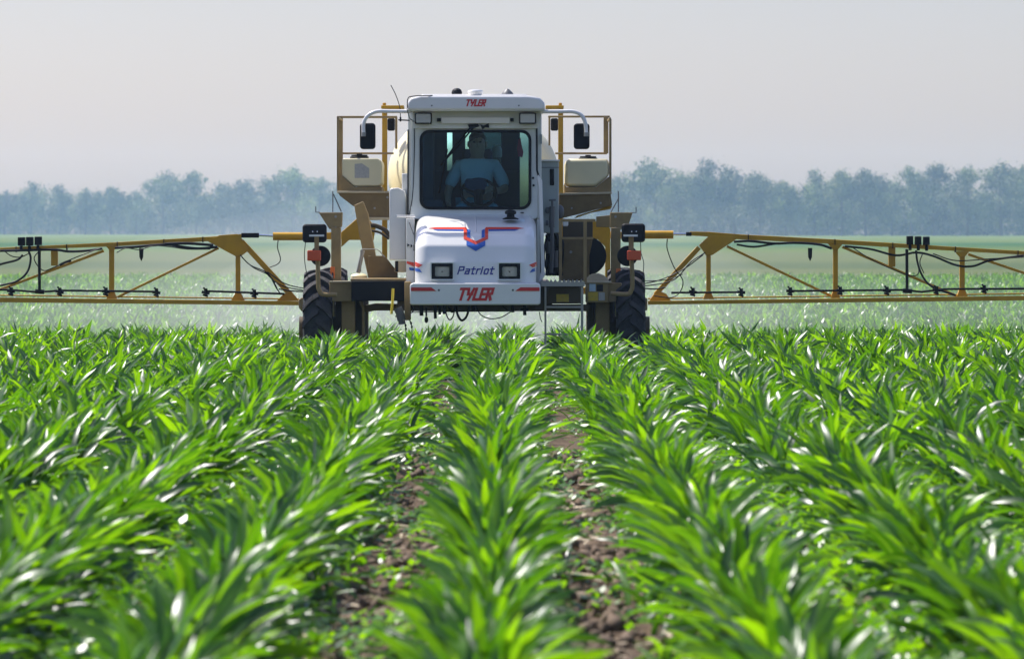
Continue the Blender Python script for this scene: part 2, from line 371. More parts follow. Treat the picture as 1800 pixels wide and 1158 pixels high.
pool_lo = [corn_plant(rc, nl=9, seg=3, tall=.9, vfold=False) for _ in range(16)]
def scatter(rows_from, rows_to, spacing, slack, skipf=None):
    out = []
    kmin, kmax = int(-(rows_to * .115 + 2) / RS) - 1, int((rows_to * .115 + 2) / RS) + 1
    for k in range(kmin, kmax + 1):
        x = RX0 + k * RS; y = rows_from + rc.uniform(0, spacing)
        while y < rows_to:
            if abs(x) < y * 0.1 + slack and rc.random() > .03: out.append((x + rc.normal(0, .03 + .05 * float(sstep(1.2, 2.2, abs(x + .2))) + .05 * float(sstep(20, 32, y))), y, k))
            y += spacing * rc.uniform(.75, 1.25)
    return out
WX = (X(561, 52), X(1107, 52))
def bake(name, plist, pool, smin, smax):
    VV, FF, AA = [], [], []; off = 0
    for x, y, k in plist:
        v, f, a = pool[rc.integers(len(pool))]; th = rc.uniform(0, 2 * math.pi); s = rc.uniform(smin, smax)
        c, sn = math.cos(th) * s, math.sin(th) * s
        w = np.empty_like(v); w[:, 0] = v[:, 0] * c - v[:, 1] * sn + x; w[:, 1] = v[:, 0] * sn + v[:, 1] * c + y; w[:, 2] = v[:, 2] * s * rc.uniform(.9, 1.1) + float(ground_z(y))
        aa = a.copy(); aa[:, 0] = np.clip(aa[:, 0] + rc.normal(0, .08), 0, 1)
        VV.append(w); FF.append(f + off); AA.append(aa); off += len(v)
    return npmesh(name, np.concatenate(VV), np.concatenate(FF), M['corn'], np.concatenate(AA))
near_p = sorted(scatter(10.5, 62, 0.104, 1.1), key=lambda p: p[1])
solo, rest = [], []
for p in near_p:
    if len(solo) < 300 and p[1] > 11.5 and abs(p[0]) < p[1] * 0.1 + .05: solo.append(p)
    else: rest.append(p)
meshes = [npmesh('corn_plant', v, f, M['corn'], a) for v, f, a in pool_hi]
ROWN = {-4: 'fourth row left of centre', -3: 'third row left of centre', -2: 'second row left of centre', -1: 'first row left of centre',
        0: 'centre row', 1: 'first row right of centre', 2: 'second row right of centre', 3: 'third row right of centre', 4: 'fourth row right of centre'}
def ordn(n):
    return '%d%s' % (n, 'th' if 10 <= n % 100 <= 20 else {1: 'st', 2: 'nd', 3: 'rd'}.get(n % 10, 'th'))
cnt = {}
for i, (x, y, k) in enumerate(solo):
    o = bpy.data.objects.new('corn_plant', meshes[i % len(meshes)]); COL.objects.link(o)
    o.location = (x, y, float(ground_z(y)) + .01); o.rotation_euler = (rc.normal(0, .04), rc.normal(0, .04), rc.uniform(0, 6.28))
    s = rc.uniform(.74, 1.2); o.scale = (s, s, s)
    cnt[k] = cnt.get(k, 0) + 1
    tag(o, 'young corn plant, %s up from the bottom edge in the %s' % (ordn(cnt[k]), ROWN.get(k, 'outer corn row')), 'corn plant', 'young corn plants in the nearest part of the rows')
def keep(p):
    return p[1] < 50.6 or min(abs(p[0] - WX[0]), abs(p[0] - WX[1])) > .22
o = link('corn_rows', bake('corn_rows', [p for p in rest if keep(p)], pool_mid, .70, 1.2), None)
tag(o, 'dense rows of young corn running from mid field to behind the sprayer', 'corn rows', kind='stuff')
far_p = scatter(62, 120, 0.17, 2.0) + scatter(120, 200, 0.3, 3.0)
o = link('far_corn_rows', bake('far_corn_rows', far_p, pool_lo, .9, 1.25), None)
tag(o, 'pale hazy corn stretching away beyond the yellow booms', 'corn rows', kind='stuff')

# weeds, clods and straw between the rows
def leaf_cloud(n, D0, D1, size, seed, hmax, clus=5):
    r = np.random.default_rng(seed); VV = []; FF = []; AA = []; off = 0
    D = np.sqrt(r.uniform(D0 ** 2, D1 ** 2, n)); x = r.uniform(-1, 1, n) * (D * .1 + .3)
    dens = lattice(x + 50, D, seed, .5); side = np.where(x > .75, .34, np.where(x < -1.05, .34, -.10)); ok = dens + side > r.uniform(.25, .95, n)
    for xx, yy in zip(x[ok], D[ok]):
        for _ in range(clus):
            a = r.uniform(0, 6.28); h = r.uniform(.008, hmax); L = size * r.uniform(.6, 1.3); el = r.uniform(-.2, .8); w = L * .3
            d = np.array([math.cos(a) * math.cos(el), math.sin(a) * math.cos(el), math.sin(el)]); sd2 = np.array([-math.sin(a), math.cos(a), 0])
            b = np.array([xx, yy, float(ground_z(yy)) + h + .01]) + r.normal(0, .02, 3) * [1, 1, .2]
            vv = np.array([b, b + d * L * .5 - sd2 * w, b + d * L, b + d * L * .5 + sd2 * w]); VV.append(vv); FF.append([off, off + 1, off + 2, off + 3]); off += 4
            t = np.clip(r.normal(.75, .25), 0, 1); AA += [[t, .5, 0]] * 4
    return np.concatenate(VV), np.array(FF), np.array(AA)
V, Fq, A = leaf_cloud(26000, 10.5, 38, .05, 3, .07)
V2, F2, A2 = leaf_cloud(20000, 11, 46, .065, 4, .11, 4)
cxm = V2.reshape(-1, 4, 3)[:, :, 0].mean(1); cym = V2.reshape(-1, 4, 3)[:, :, 1].mean(1)
sel = ((cxm > .55) | (cxm < -.95)) & (np.random.default_rng(6).random(len(cxm)) < .75); V2 = V2.reshape(-1, 4, 3)[sel].reshape(-1, 3); A2 = A2.reshape(-1, 4, 3)[sel].reshape(-1, 3)
V = np.concatenate([V, V2]); A = np.concatenate([A, A2]); Fq = np.arange(len(V)).reshape(-1, 4)
tag(link('weed_seedlings', npmesh('weed_seedlings', V, Fq, M['corn'], A), None), 'small green weed seedlings scattered over the soil between corn rows', 'weeds', kind='stuff')
def clods():
    r = np.random.default_rng(8); VV = []; FF = []; off = 0
    cube = np.array([[x, y, z] for x in (-1, 1) for y in (-1, 1) for z in (-1, 1)], float); fc = np.array([(0, 1, 3, 2), (4, 6, 7, 5), (0, 4, 5, 1), (2, 3, 7, 6), (0, 2, 6, 4), (1, 5, 7, 3)])
    for _ in range(14000):
        y = r.uniform(10.5, 30); x = r.uniform(-1, 1) * (y * .1 + .2); s = .005 + .024 * r.random() ** 3
        Rm = np.array(Matrix.Rotation(r.uniform(0, 6), 3, Vector(r.normal(size=3)).normalized()))
        vv = (cube * r.uniform(.6, 1.1, (8, 3))) @ Rm.T * s + [x, y, float(ground_z(y)) + s * .4 + .012]; VV.append(vv); FF.append(fc + off); off += 8
    return np.concatenate(VV), np.concatenate(FF)
V, Fq = clods()
M['clod'] = paint('soil_clod', (0.15, 0.105, 0.072), 0.95, dirt=0.8, dirtcol=(0.05, 0.033, 0.025), scale=5)
tag(link('soil_clods', npmesh('soil_clods', V, Fq, M['clod']), None), 'loose brown soil clods lying between the corn rows', 'soil', kind='stuff')
def straw():
    r = np.random.default_rng(9); VV = []; FF = []; off = 0
    for _ in range(2600):
        y = r.uniform(10.5, 26); x = r.uniform(-1, 1) * (y * .1 + .2); L = .015 + .09 * r.random() ** 2.5; w = r.uniform(.003, .009); a = r.uniform(0, 3.14)
        d = np.array([math.cos(a), math.sin(a), r.normal(0, .15)]); s = np.array([-math.sin(a), math.cos(a), r.normal(0, .3)]); c = np.array([x, y, float(ground_z(y)) + .04])
        VV.append(np.array([c - d * L - s * w, c - d * L + s * w, c + d * L + s * w, c + d * L - s * w])); FF.append([off, off + 1, off + 2, off + 3]); off += 4
    return np.concatenate(VV), np.array(FF)
V, Fq = straw()
M['straw'] = paint('dry_straw', (0.45, 0.36, 0.24), 0.7, dirt=0.6, scale=8)
tag(link('straw_residue', npmesh('straw_residue', V, Fq, M['straw']), None), 'scattered pale straw bits lying on the brown soil between rows', 'straw', kind='stuff')

# ------------------------------------------------------------------ tree line
def leafmat(name, ca, cb):
    m, nt, b = newmat(name); L = nt.links.new
    at = nt.nodes.new('ShaderNodeAttribute'); at.attribute_name = 'cv'; sep = nt.nodes.new('ShaderNodeSeparateColor'); L(at.outputs['Color'], sep.inputs[0])
    mx = nt.nodes.new('ShaderNodeMix'); mx.data_type = 'RGBA'; L(sep.outputs[0], mx.inputs[0]); mx.inputs[6].default_value = (*ca, 1); mx.inputs[7].default_value = (*cb, 1)
    oi = nt.nodes.new('ShaderNodeObjectInfo'); hs = nt.nodes.new('ShaderNodeHueSaturation'); vr = nt.nodes.new('ShaderNodeMapRange'); vr.inputs[3].default_value = .6; vr.inputs[4].default_value = 1.5
    L(oi.outputs['Random'], vr.inputs[0]); L(vr.outputs[0], hs.inputs['Value']); L(mx.outputs[2], hs.inputs['Color'])
    L(hs.outputs[0], b.inputs['Base Color']); b.inputs['Roughness'].default_value = .6
    return m
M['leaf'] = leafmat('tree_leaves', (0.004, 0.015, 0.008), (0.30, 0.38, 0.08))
def crown(seed, Hh, Wd, n_cl=46, per=52, base=.1, leaf=.42):
    r = np.random.default_rng(seed); C = []
    lobes = [(r.normal(0, Wd * .22), r.normal(0, Wd * .2), Hh * r.uniform(.3, .82), r.uniform(.28, .5)) for _ in range(7)]
    lobes.append((r.normal(0, Wd * .06), 0, Hh * .84, .3)); lobes.append((r.normal(0, .5), 0, Hh * .3, .55))
    LT = []; lt = r.random(len(lobes))
    while len(C) < n_cl:
        li = r.integers(len(lobes)); lx, ly, lz, ls = lobes[li]; d = r.normal(size=3); d /= np.linalg.norm(d); q = r.random() ** .4
        p = np.array([lx, ly, lz]) + d * q * np.array([Wd * .5 * ls * 1.5, Wd * .5 * ls * 1.5, Hh * .27 * ls * 1.6])
        if p[2] > Hh * base and p[2] < Hh * .98: C.append(p); LT.append(lt[li] * .6 + .4 * r.random())
    C = np.array(C); cen = np.repeat(C, per, 0); N = len(cen); cr = np.repeat(r.uniform(.5, 1.25, n_cl), per)
    P = cen + r.normal(size=(N, 3)) * .55 * cr[:, None]
    a = r.normal(size=(N, 3)); a /= np.linalg.norm(a, axis=1)[:, None]; b = np.cross(a, r.normal(size=(N, 3))); b /= np.linalg.norm(b, axis=1)[:, None]
    s = leaf * r.uniform(.5, 1.2, N)[:, None]
    V = np.stack([P - a * s * .5, P - b * s * .32, P + a * s * .5, P + b * s * .32], 1).reshape(-1, 3)
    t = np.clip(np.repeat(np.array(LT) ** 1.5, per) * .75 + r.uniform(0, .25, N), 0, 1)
    return V, np.arange(N * 4).reshape(-1, 4), np.stack([np.repeat(t, 4)] * 3, 1)
protos = []
for s in range(7):
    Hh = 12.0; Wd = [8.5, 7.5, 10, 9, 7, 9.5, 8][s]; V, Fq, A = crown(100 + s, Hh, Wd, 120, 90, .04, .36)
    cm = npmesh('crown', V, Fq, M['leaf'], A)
    t = MB(); t.tube([(0, 0, -.3), (.1, 0, 2.5), (.25, .1, 6), (.1, .2, 10)], [.32, .24, .16, .05], 8)
    rr = random.Random(s)
    for _ in range(7):
        z = rr.uniform(2.5, 8); an = rr.uniform(0, 6.28); L = rr.uniform(2, 3.4)
        t.tube([(.2, .1, z), (.2 + math.cos(an) * L * .5, math.sin(an) * L * .5, z + L * .35), (.2 + math.cos(an) * L, math.sin(an) * L, z + L * .9)], [.09, .06, .02], 6)
    tm = bpy.data.meshes.new('trunk'); tm.from_pydata(t.v, [], t.f); tm.materials.append(M['bark'])
    protos.append((cm, tm))
left = [(-38, 345), (8, 340), (55, 322), (105, 327), (150, 336), (195, 331), (240, 338), (288, 308), (345, 307), (392, 322), (430, 316), (470, 322), (515, 299), (560, 318), (600, 322), (645, 330), (690, 330)]
right = [(960, 330), (1010, 330), (1060, 318), (1095, 312), (1150, 288), (1196, 322), (1240, 284), (1290, 299), (1335, 310), (1382, 324), (1432, 302), (1480, 304), (1522, 304), (1568, 322), (1602, 300), (1642, 294), (1700, 299), (1760, 291), (1805, 297), (1850, 305)]
rt = random.Random(4)
def plant_tree(px, top, D, lab, grp):
    zg = float(ground_z(D)); h = Z(top, D) - zg; e = empty('tree', (X(px, D), D, zg)); cm, tm = protos[rt.randrange(7)]
    s = h / 11.4; e.scale = (s * rt.uniform(.85, 1.15), s, s); e.rotation_euler[2] = rt.uniform(0, 6.28)
    tag(e, lab, 'tree', grp)
    for nm, me in (('crown', cm), ('trunk', tm)):
        c = bpy.data.objects.new(nm, me); COL.objects.link(c); c.parent = e
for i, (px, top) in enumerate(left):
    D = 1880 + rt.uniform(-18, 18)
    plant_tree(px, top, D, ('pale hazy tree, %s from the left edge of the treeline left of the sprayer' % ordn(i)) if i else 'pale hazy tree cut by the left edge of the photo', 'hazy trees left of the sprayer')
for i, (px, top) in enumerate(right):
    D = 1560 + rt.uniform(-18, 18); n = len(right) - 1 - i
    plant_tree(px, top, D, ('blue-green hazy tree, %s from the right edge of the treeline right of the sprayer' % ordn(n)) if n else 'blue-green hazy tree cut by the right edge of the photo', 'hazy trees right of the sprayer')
def wood(name, x0, x1, D, hh, seed, n, lab, k=1.68):
    r = np.random.default_rng(seed); nn = n * 70; cx = r.uniform(x0, x1, n); hm = hh * (.55 + .45 * lattice(cx + 700, cx * 0, seed, 9.)); cz = r.random(n) ** 1.0 * hm + .2
    cen = np.repeat(np.stack([cx, D + r.uniform(-4, 4, n), cz - .5], 1), 70, 0); P = cen + r.normal(size=(nn, 3)) * .8
    a = r.normal(size=(nn, 3)); a /= np.linalg.norm(a, axis=1)[:, None]; b = np.cross(a, r.normal(size=(nn, 3))); b /= np.linalg.norm(b, axis=1)[:, None]; s = .38 * r.uniform(.5, 1.2, nn)[:, None]
    V = np.stack([P - a * s * .5, P - b * s * .35, P + a * s * .5, P + b * s * .35], 1).reshape(-1, 3); zz = float(ground_z(D * k)); V = V * k + [0, 0, zz]
    t = np.clip(np.repeat(r.uniform(0, 1, n), 70) * .5 + r.uniform(0, .4, nn), 0, 1)
    tag(link(name, npmesh(name, V, np.arange(nn * 4).reshape(-1, 4), M['leaf'], np.stack([np.repeat(t, 4)] * 3, 1)), None), lab, 'woodland', kind='stuff')
wood('distant_wood', -124, -4, 1140, 11.5, 21, 2400, 'pale wood filling in behind and under the left treeline')
wood('undergrowth', -8, 104, 948, 10.5, 22, 2400, 'dark brush filling in behind and under the right treeline')

# ------------------------------------------------------------------ the sprayer
ROOT = empty('crop_sprayer', (X(835, 52), 52.0, float(ground_z(52))))
tag(ROOT, 'white and tan self-propelled crop sprayer with wide yellow booms driving over the young corn', 'sprayer')
R_ = ROOT
# --- hood as a height field
XC = X(836, 50.7); HW = (X(943, 50.7) - X(729, 50.7)) / 2
ZB = Z(499, 50.6); ZT = Z(377, 51.6)
pz = [Z(y, D) for y, D in ((377, 51.62), (381, 51.40), (388, 51.17), (398, 50.97), (412, 50.81), (432, 50.70), (462, 50.64), (499, 50.62))]; pD = [51.62, 51.40, 51.17, 50.97, 50.81, 50.70, 50.64, 50.62]
def hood_uv(x):
    t = min(1, max(0, (abs(x - XC) - (HW - .13)) / .13)); e = 1 - math.sqrt(max(0, 1 - t * t)); return e
def hood_ztop(x): return ZT - .11 * hood_uv(x)
def hoodD(x, z):
    e = hood_uv(x); v = (z - ZB) / (hood_ztop(x) - ZB); zz = ZB + min(1, max(0, v)) * (ZT - ZB)
    return float(np.interp(zz, pz[::-1], pD[::-1])) + .13 * e
mb = MB(); nu, nv = 56, 40; vs = []
us = [math.sin(math.pi / 2 * (-1 + 2 * i / nu)) for i in range(nu + 1)]
for u in us:
    x = XC + u * HW
    for j in range(nv + 1):
        z = ZB + (hood_ztop(x) - ZB) * (j / nv) ** .8; vs.append((x, hoodD(x, z), z))
    vs.append((x, 51.9, hood_ztop(x)))
k = nv + 2; fs = [(i * k + j, (i + 1) * k + j, (i + 1) * k + j + 1, i * k + j + 1) for i in range(nu) for j in range(k - 1)]
o = len(vs)
for side in (0, nu):                       # side walls of the hood
    b0 = len(vs)
    for j in range(nv + 1):
        p = vs[side * k + j]; vs.append((p[0], 51.9, p[2]))
    fs += [(side * k + j, side * k + j + 1, b0 + j + 1, b0 + j) for j in range(nv)]
mb.add(vs, fs); hood = part('hood', mb, 'white', R_, ang=50)
part('seam', MB().tube([(XC, hoodD(XC, Z(y, 51)) - .0005, Z(y, 51)) for y in (381, 390, 400, 408)], .006, 6), 'white', hood)
def decal(name, polys, mat, parent, Dfn, off=.004, cuts=5):
    me = bpy.data.meshes.new(name); bm = bmesh.new()
    for pts in polys:
        bm.faces.new([bm.verts.new((x, 0, z)) for x, z in pts])
    bm.normal_update(); bmesh.ops.triangulate(bm, faces=bm.faces)
    for _ in range(cuts):
        es = [e for e in bm.edges if e.calc_length() > .03]
        if not es: break
        bmesh.ops.subdivide_edges(bm, edges=es, cuts=1); bmesh.ops.triangulate(bm, faces=[f for f in bm.faces if len(f.verts) > 3])
    for v in bm.verts: v.co.y = Dfn(v.co.x, v.co.z) - off
    bmesh.ops.recalc_face_normals(bm, faces=bm.faces)
    org = origin_of(parent)
    for v in bm.verts: v.co -= org
    bm.to_mesh(me); bm.free(); o = link(name, me, M[mat], parent)
    sm = o.modifiers.new('thickness', 'SOLIDIFY'); sm.thickness = .0015; return o
def PP(pts, D=50.75): return [(X(x, D), Z(y, D)) for x, y in pts]
CX = 836.5
def mir(pts): return [(2 * CX - x, y) for x, y in pts]
redL = [(752, 401.5), (765, 399.5), (819, 399.5), (820.5, 402), (820.5, 417), (836.5, 424), (836.5, 429.8), (815, 420), (815, 403.2), (766, 403)]
decal('emblem', [PP(redL), PP(mir(redL)[::-1])], 'redor', hood, hoodD)
bl1 = [(761, 403.4), (814.4, 403.6), (814.4, 406.2), (768, 405.6)]; bl2 = [(821, 402.4), (826.5, 405), (826.5, 418.5), (821, 416.5)]
bl3 = [(820, 423), (836.5, 430.4), (836.5, 441.5), (820, 431.5)]
decal('emblem', [PP(b) for b in (bl1, bl2, bl3)] + [PP(mir(b)[::-1]) for b in (bl1, bl2, bl3)], 'blue', hood, hoodD)
sr = [(729.5, 460), (743, 465.5), (736.5, 470), (729.5, 467.5)]; sb = [(729.5, 470.5), (737.5, 472.5), (742, 479), (730, 476.5)]
decal('stripe', [PP(sr), PP(mir(sr)[::-1])], 'redor', hood, hoodD); decal('stripe', [PP(sb), PP(mir(sb)[::-1])], 'blue', hood, hoodD)
# lettering: strokes drawn on a grid, sheared
def stroke(pts, w):
    out = []
    for (ax, ay), (bx, by) in zip(pts[:-1], pts[1:]):
        L = math.hypot(bx - ax, by - ay); ux, uy = (bx - ax) / L, (by - ay) / L; nx_, ny_ = -uy * w / 2, ux * w / 2; e = w * .5
        out.append([(ax - ux * e + nx_, ay - uy * e + ny_), (bx + ux * e + nx_, by + uy * e + ny_), (bx + ux * e - nx_, by + uy * e - ny_), (ax - ux * e - nx_, ay - uy * e - ny_)])
    return out
LET = {  # unit: height 1, y up
 'T': (.66, [[(0.0, 1), (.66, 1)], [(.30, 1), (.30, 0)]]), 'Y': (.62, [[(0, 1), (.10, .5), (.50, .5)], [(.55, 1), (.42, .5), (.30, 0)]]),
 'L': (.50, [[(.05, 1), (.05, 0), (.50, 0)]]), 'E': (.50, [[(.50, 1), (.05, 1), (.05, 0), (.50, 0)], [(.05, .5), (.42, .5)]]),
 'R': (.56, [[(.05, 0), (.05, 1), (.50, 1), (.52, .55), (.05, .5)], [(.25, .5), (.54, 0)]]),
 'P': (.60, [[(.05, 0), (.05, 1), (.50, 1), (.55, .55), (.05, .48)]]),
 'a': (.46, [[(.05, .68), (.40, .68), (.40, 0)], [(.40, .40), (.05, .36), (.02, .03), (.40, .0)]]),
 't': (.34, [[(.13, .95), (.13, 0), (.32, 0)], [(-.02, .68), (.34, .68)]]),
 'r': (.32, [[(.05, .68), (.05, 0)], [(.05, .50), (.16, .66), (.34, .68)]]),
 'i': (.14, [[(.05, .68), (.05, 0)], [(.05, .90), (.05, .96)]]),
 'o': (.46, [[(.05, .10), (.05, .60), (.12, .68), (.36, .68), (.42, .60), (.42, .08), (.36, 0), (.12, 0), (.05, .10)]]),
}
def letters(txt, x0, x1, ytop, ybot, w, gap, shear, D):
    tot = sum(LET[c][0] for c in txt) + gap * (len(txt) - 1) ; hgt = ybot - ytop; sx = (x1 - x0 - shear * hgt) / tot; polys = []; cx = 0
    for n_, c in enumerate(txt):
        for st in LET[c][1]:
            for q in stroke([(p[0] * sx, p[1] * hgt) for p in st], w):
                polys.append(PP([(x0 + cx * sx + px + shear * py, ybot - py) for px, py in q], D))
        cx += LET[c][0] + gap
    return polys
def lettering(name, txt, x0, x1, yt, yb, w, gap, shear, mat, parent, Dfn, D):
    me_parts = letters(txt, x0, x1, yt + w / 2, yb - w / 2, w, gap, shear, D)
    # each stroke steps forward a hair so overlapping strokes never share a plane
    mb = MB(); 
    for i, q in enumerate(me_parts):
        off = .003 + .00035 * (i % 9)
        f = [(x, Dfn(x, z) - off, z) for x, z in q]; bk = [(x, Dfn(x, z) + .002, z) for x, z in q]
        mb.add(f + bk, [(0, 1, 2, 3), (7, 6, 5, 4)] + [(a, (a + 1) % 4, 4 + (a + 1) % 4, 4 + a) for a in range(4)])
    return part(name, mb, mat, parent)
lettering('lettering', 'Patriot', 804, 869.5, 468, 482.5, 2.3, .19, .30, 'navy', hood, hoodD, 50.64)
# headlights
for x0, x1 in ((756, 798.5), (874.5, 917)):
    hl = part('headlight', MB().ring(rrect(x0, 460.5, x1, 493, 1.5, 3), rrect(x0 + 2.5, 463, x1 - 2.5, 490.5, 1.2, 3), 50.585, .09), 'whiteb', hood, .002)
    part('bezel', MB().ring(rrect(x0 + 2.5, 463, x1 - 2.5, 490.5, 1.2, 3), rrect(x0 + 8.3, 468.6, x1 - 8.3, 486, 2.5, 3), 50.586, .06), 'black', hl)
    part('lens', MB().prism(rrect(x0 + 8, 468.2, x1 - 8, 486.4, 2.5, 3), 50.597, .03), 'lens', hl, .004)
    part('bulb', MB().lathe(Q((x0 + x1) / 2, 477.5, 50.601), [(.006, -.004), (.019, 0), (.019, .006)], 'y', 14), 'chrome', hl)
# breather cap
c = Q(897.5, 386, 51.12)
part('air_cap', MB().lathe(c, [(.078, 0), (.082, .008), (.04, .026), (.038, .05), (.056, .056), (.058, .075), (.045, .09), (.022, .098)], 'z', 24), 'black', hood)
# bumper
bump = part('bumper', MB().prism([(720.5, 500), (726, 497.5), (944, 497.5), (950, 500), (950, 533), (947, 536), (723, 536), (720.5, 533)], 50.52, .75), 'white', R_, .022)
bD = lambda x, z: 50.52
lettering('lettering', 'TYLER', 805, 868, 505.5, 528.5, 4.6, .17, .32, 'red', bump, bD, 50.52)
decal('stripe', [PP([(722.5, 505), (758, 505), (767, 511.5), (722.5, 511.5)], 50.52), PP([(915, 505), (948.5, 505), (948.5, 511.5), (905.5, 511.5)], 50.52)], 'red', bump, bD)
for x in (771.5, 901.5): part('bolt', MB().lathe(Q(x, 510, 50.518), [(.011, 0), (.011, .01)], 'y', 10), 'grille', bump)
# --- cab
cab = part('cab', MB().ring(rrect(722, 196, 945, 385, 6), rrect(741, 232, 930.5, 365, 15), 51.62, .07), 'whiteb', R_, .006)
mb = MB()
for sx, a, b in ((-1, 716.5, 724), (1, 943, 952)):
    x0, x1 = X(a, 51.7), X(b, 51.7)
    mb.box(x0, x1, 51.69, 51.78, Z(385, 51.7), Z(196, 51.7)); mb.box(x0, x1, 53.0, 53.12, Z(385, 51.7), Z(196, 51.7))
    mb.box(x0, x1, 51.69, 53.12, Z(500, 51.7), Z(385, 51.7)); mb.box(x0, x1, 51.78, 53.0, Z(205, 51.7), Z(196, 51.7))
mb.box(X(724, 51.7), X(943, 51.7), 53.02, 53.1, Z(500, 51.7), Z(368, 51.7))
part('cab_side', mb, 'whiteb', cab, .01)
for a in (717.5, 947.5):
    part('side_window', MB().box(X(a, 51.7) - .003, X(a, 51.7) + .003, 51.79, 52.99, Z(382, 51.7), Z(206, 51.7)), 'glass2', cab)
# black door gaskets and cable on the cab corners
part('gasket', MB().tpx([(717.5, 228, 51.66), (717, 380, 51.66)], 1.4, 6), 'black', cab)
part('gasket', MB().tpx([(943.5, 226, 51.60), (944, 300, 51.60), (950, 320, 51.58), (951, 480, 51.58)], 1.7, 6), 'black', cab)
part('cable', MB().tpx([(716, 190, 51.05), (717, 174, 51.1), (726, 169.5, 51.2), (760, 168, 51.3)], .9, 6, True).tpx([(715.5, 192, 51.1), (720, 208, 51.4), (728, 222, 51.6), (727.5, 300, 51.6), (724.5, 350, 51.6), (719, 385, 51.6), (727, 412, 51.0)], .8, 6, True), 'hose', cab)
part('window_seal', MB().ring(rrect(737.5, 228.5, 934, 368.5, 17), rrect(742.5, 233.5, 929, 363.5, 13), 51.60, .06), 'black', cab, .003)
part('windscreen', MB().prism(rrect(741, 232, 930.5, 365, 14), 51.635, .006), 'glass', cab)
# fascia above the windscreen: panel, work lamps
fas = part('fascia', MB().prism([(725, 193), (954, 193), (946, 226), (726, 226)], 51.56, .05), 'whiteb', cab, .004)
part('light_panel', MB().prism(rrect(776, 206.5, 896, 217, 1), 51.50, .04), 'white', fas, .003)
part('bracket', MB().bpx(768, 208, 775, 214, 51.53, .03).bpx(897, 208, 903, 214, 51.53, .03), 'black', fas)
for a in (729, 912.5):
    l = part('work_lamp', MB().prism(rrect(a, 198.5, a + 30, 218, 2), 51.44, .10), 'black', fas, .003)
    part('lens', MB().prism(rrect(a + 2.2, 200.4, a + 27.8, 215.9, 2), 51.432, .02), 'lens', l)
# roof
mb = MB(); f_ = [(716, 193.5), (716.5, 181), (722, 172.5), (740, 168.5), (930, 168.5), (949, 172), (957, 181), (958.5, 193.5)]
mb.prism(f_, 51.28, 1.97); roof = part('roof', mb, 'white', cab, .02)
part('roof_lip', MB().bpx(717, 192, 958, 195, 51.3, .3), 'whiteb', roof, .004)
part('hatch', MB().prism([(742, 166), (925, 166), (929, 171), (738, 171)], 51.5, 1.4), 'white', roof, .01)
lettering('lettering', 'TYLER', 818.5, 854.5, 175, 187.3, 2.5, .17, .30, 'red', roof, lambda x, z: 51.28, 51.28)
for x in (759, 912): part('bolt', MB().lathe(Q(x, 186, 51.277), [(.008, 0), (.008, .01)], 'y', 8), 'grille', roof)
part('antenna_puck', MB().lathe(Q(835.5, 170, 51.42), [(.055, -.01), (.06, .01), (.074, .028), (.078, .05), (.07, .062), (.03, .068)], 'z', 24), 'white', roof)
part('beacon', MB().lathe(Q(803, 166, 52.6), [(.052, 0), (.055, .02), (.045, .045), (.025, .06), (.01, .063)], 'z', 18), 'black', roof)
part('beacon', MB().lathe(Q(892, 166, 52.6), [(.062, 0), (.055, .015), (.03, .04), (.012, .055)], 'z', 18), 'grille', roof)
part('bolt', MB().lathe(Q(937, 313, 51.61), [(.012, 0), (.012, .012)], 'y', 8), 'black', cab); part('bolt', MB().lathe(Q(938, 326, 51.61), [(.012, 0), (.012, .012)], 'y', 8), 'black', cab)
part('vent', MB().ell(Q(918, 374, 51.6), (.02, .012, .006), 10, 6), 'black', cab)
part('hinge', MB().bpx(949.5, 236, 953, 253, 51.66, .05), 'greytank', cab, .003)
part('hood_latch', MB().bpx(726.5, 430, 729.5, 441, 50.9, .05), 'grille', hood, .002)
part('seam', MB().tpx([(731, 497.6, 50.60), (941, 497.6, 50.60)], .6, 6), 'grille', hood)
# wiper
wp = part('wiper', MB().tpx([(830, 221, 51.56), (800, 256, 51.56), (775, 291, 51.57)], 1.6, 6).tpx([(834, 222, 51.56), (806, 256, 51.56), (784, 280, 51.57)], 1.5, 6).tpx([(786, 262, 51.575), (780, 300, 51.575), (771, 340, 51.585)], 1.5, 6), 'black', cab)
part('wiper_motor', MB().prism([(822, 219), (840, 218), (843, 222), (833, 226), (826, 228)], 51.52, .06).prism([(844, 219), (850, 221), (859, 217), (860, 225), (853, 224), (848, 228)], 51.54, .04), 'black', wp)
# cab interior
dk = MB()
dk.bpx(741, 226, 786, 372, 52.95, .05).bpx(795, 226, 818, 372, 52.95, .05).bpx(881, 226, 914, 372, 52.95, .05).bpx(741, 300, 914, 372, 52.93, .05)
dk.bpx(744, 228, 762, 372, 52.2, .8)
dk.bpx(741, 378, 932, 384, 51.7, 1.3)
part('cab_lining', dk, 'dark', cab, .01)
part('rear_pane', MB().bpx(786, 226, 932, 372, 53.03, .006), 'glass2', cab)
part('rear_pane', MB().bpx(828, 227, 882, 371, 52.98, .006), 'dim_glass', cab)  # extra dark pane, added only to dim the view behind the driver
seat = part('driver_seat', MB().prism(rrect(812, 262, 866, 372, 8), 52.62, .14).bpx(806, 356, 872, 374, 52.1, .6), 'dark', cab, .03)
part('headrest', MB().prism(rrect(824, 244, 852, 264, 5), 52.66, .09), 'dark', seat, .02)
part('console', MB().prism([(744, 352), (776, 350), (782, 374), (744, 374)], 51.85, .6), 'dark', cab, .02)
part('jar', MB().lathe(Q(873, 277, 52.7), [(.05, 0), (.055, .02), (.055, .08), (.04, .115), (.015, .125)], 'z', 18), 'greytank', cab)
part('rag', MB().prism([(911, 246), (915, 242), (917, 256), (920, 268), (918, 277), (911, 275), (909, 262)], 52.5, .02), 'pink', cab)
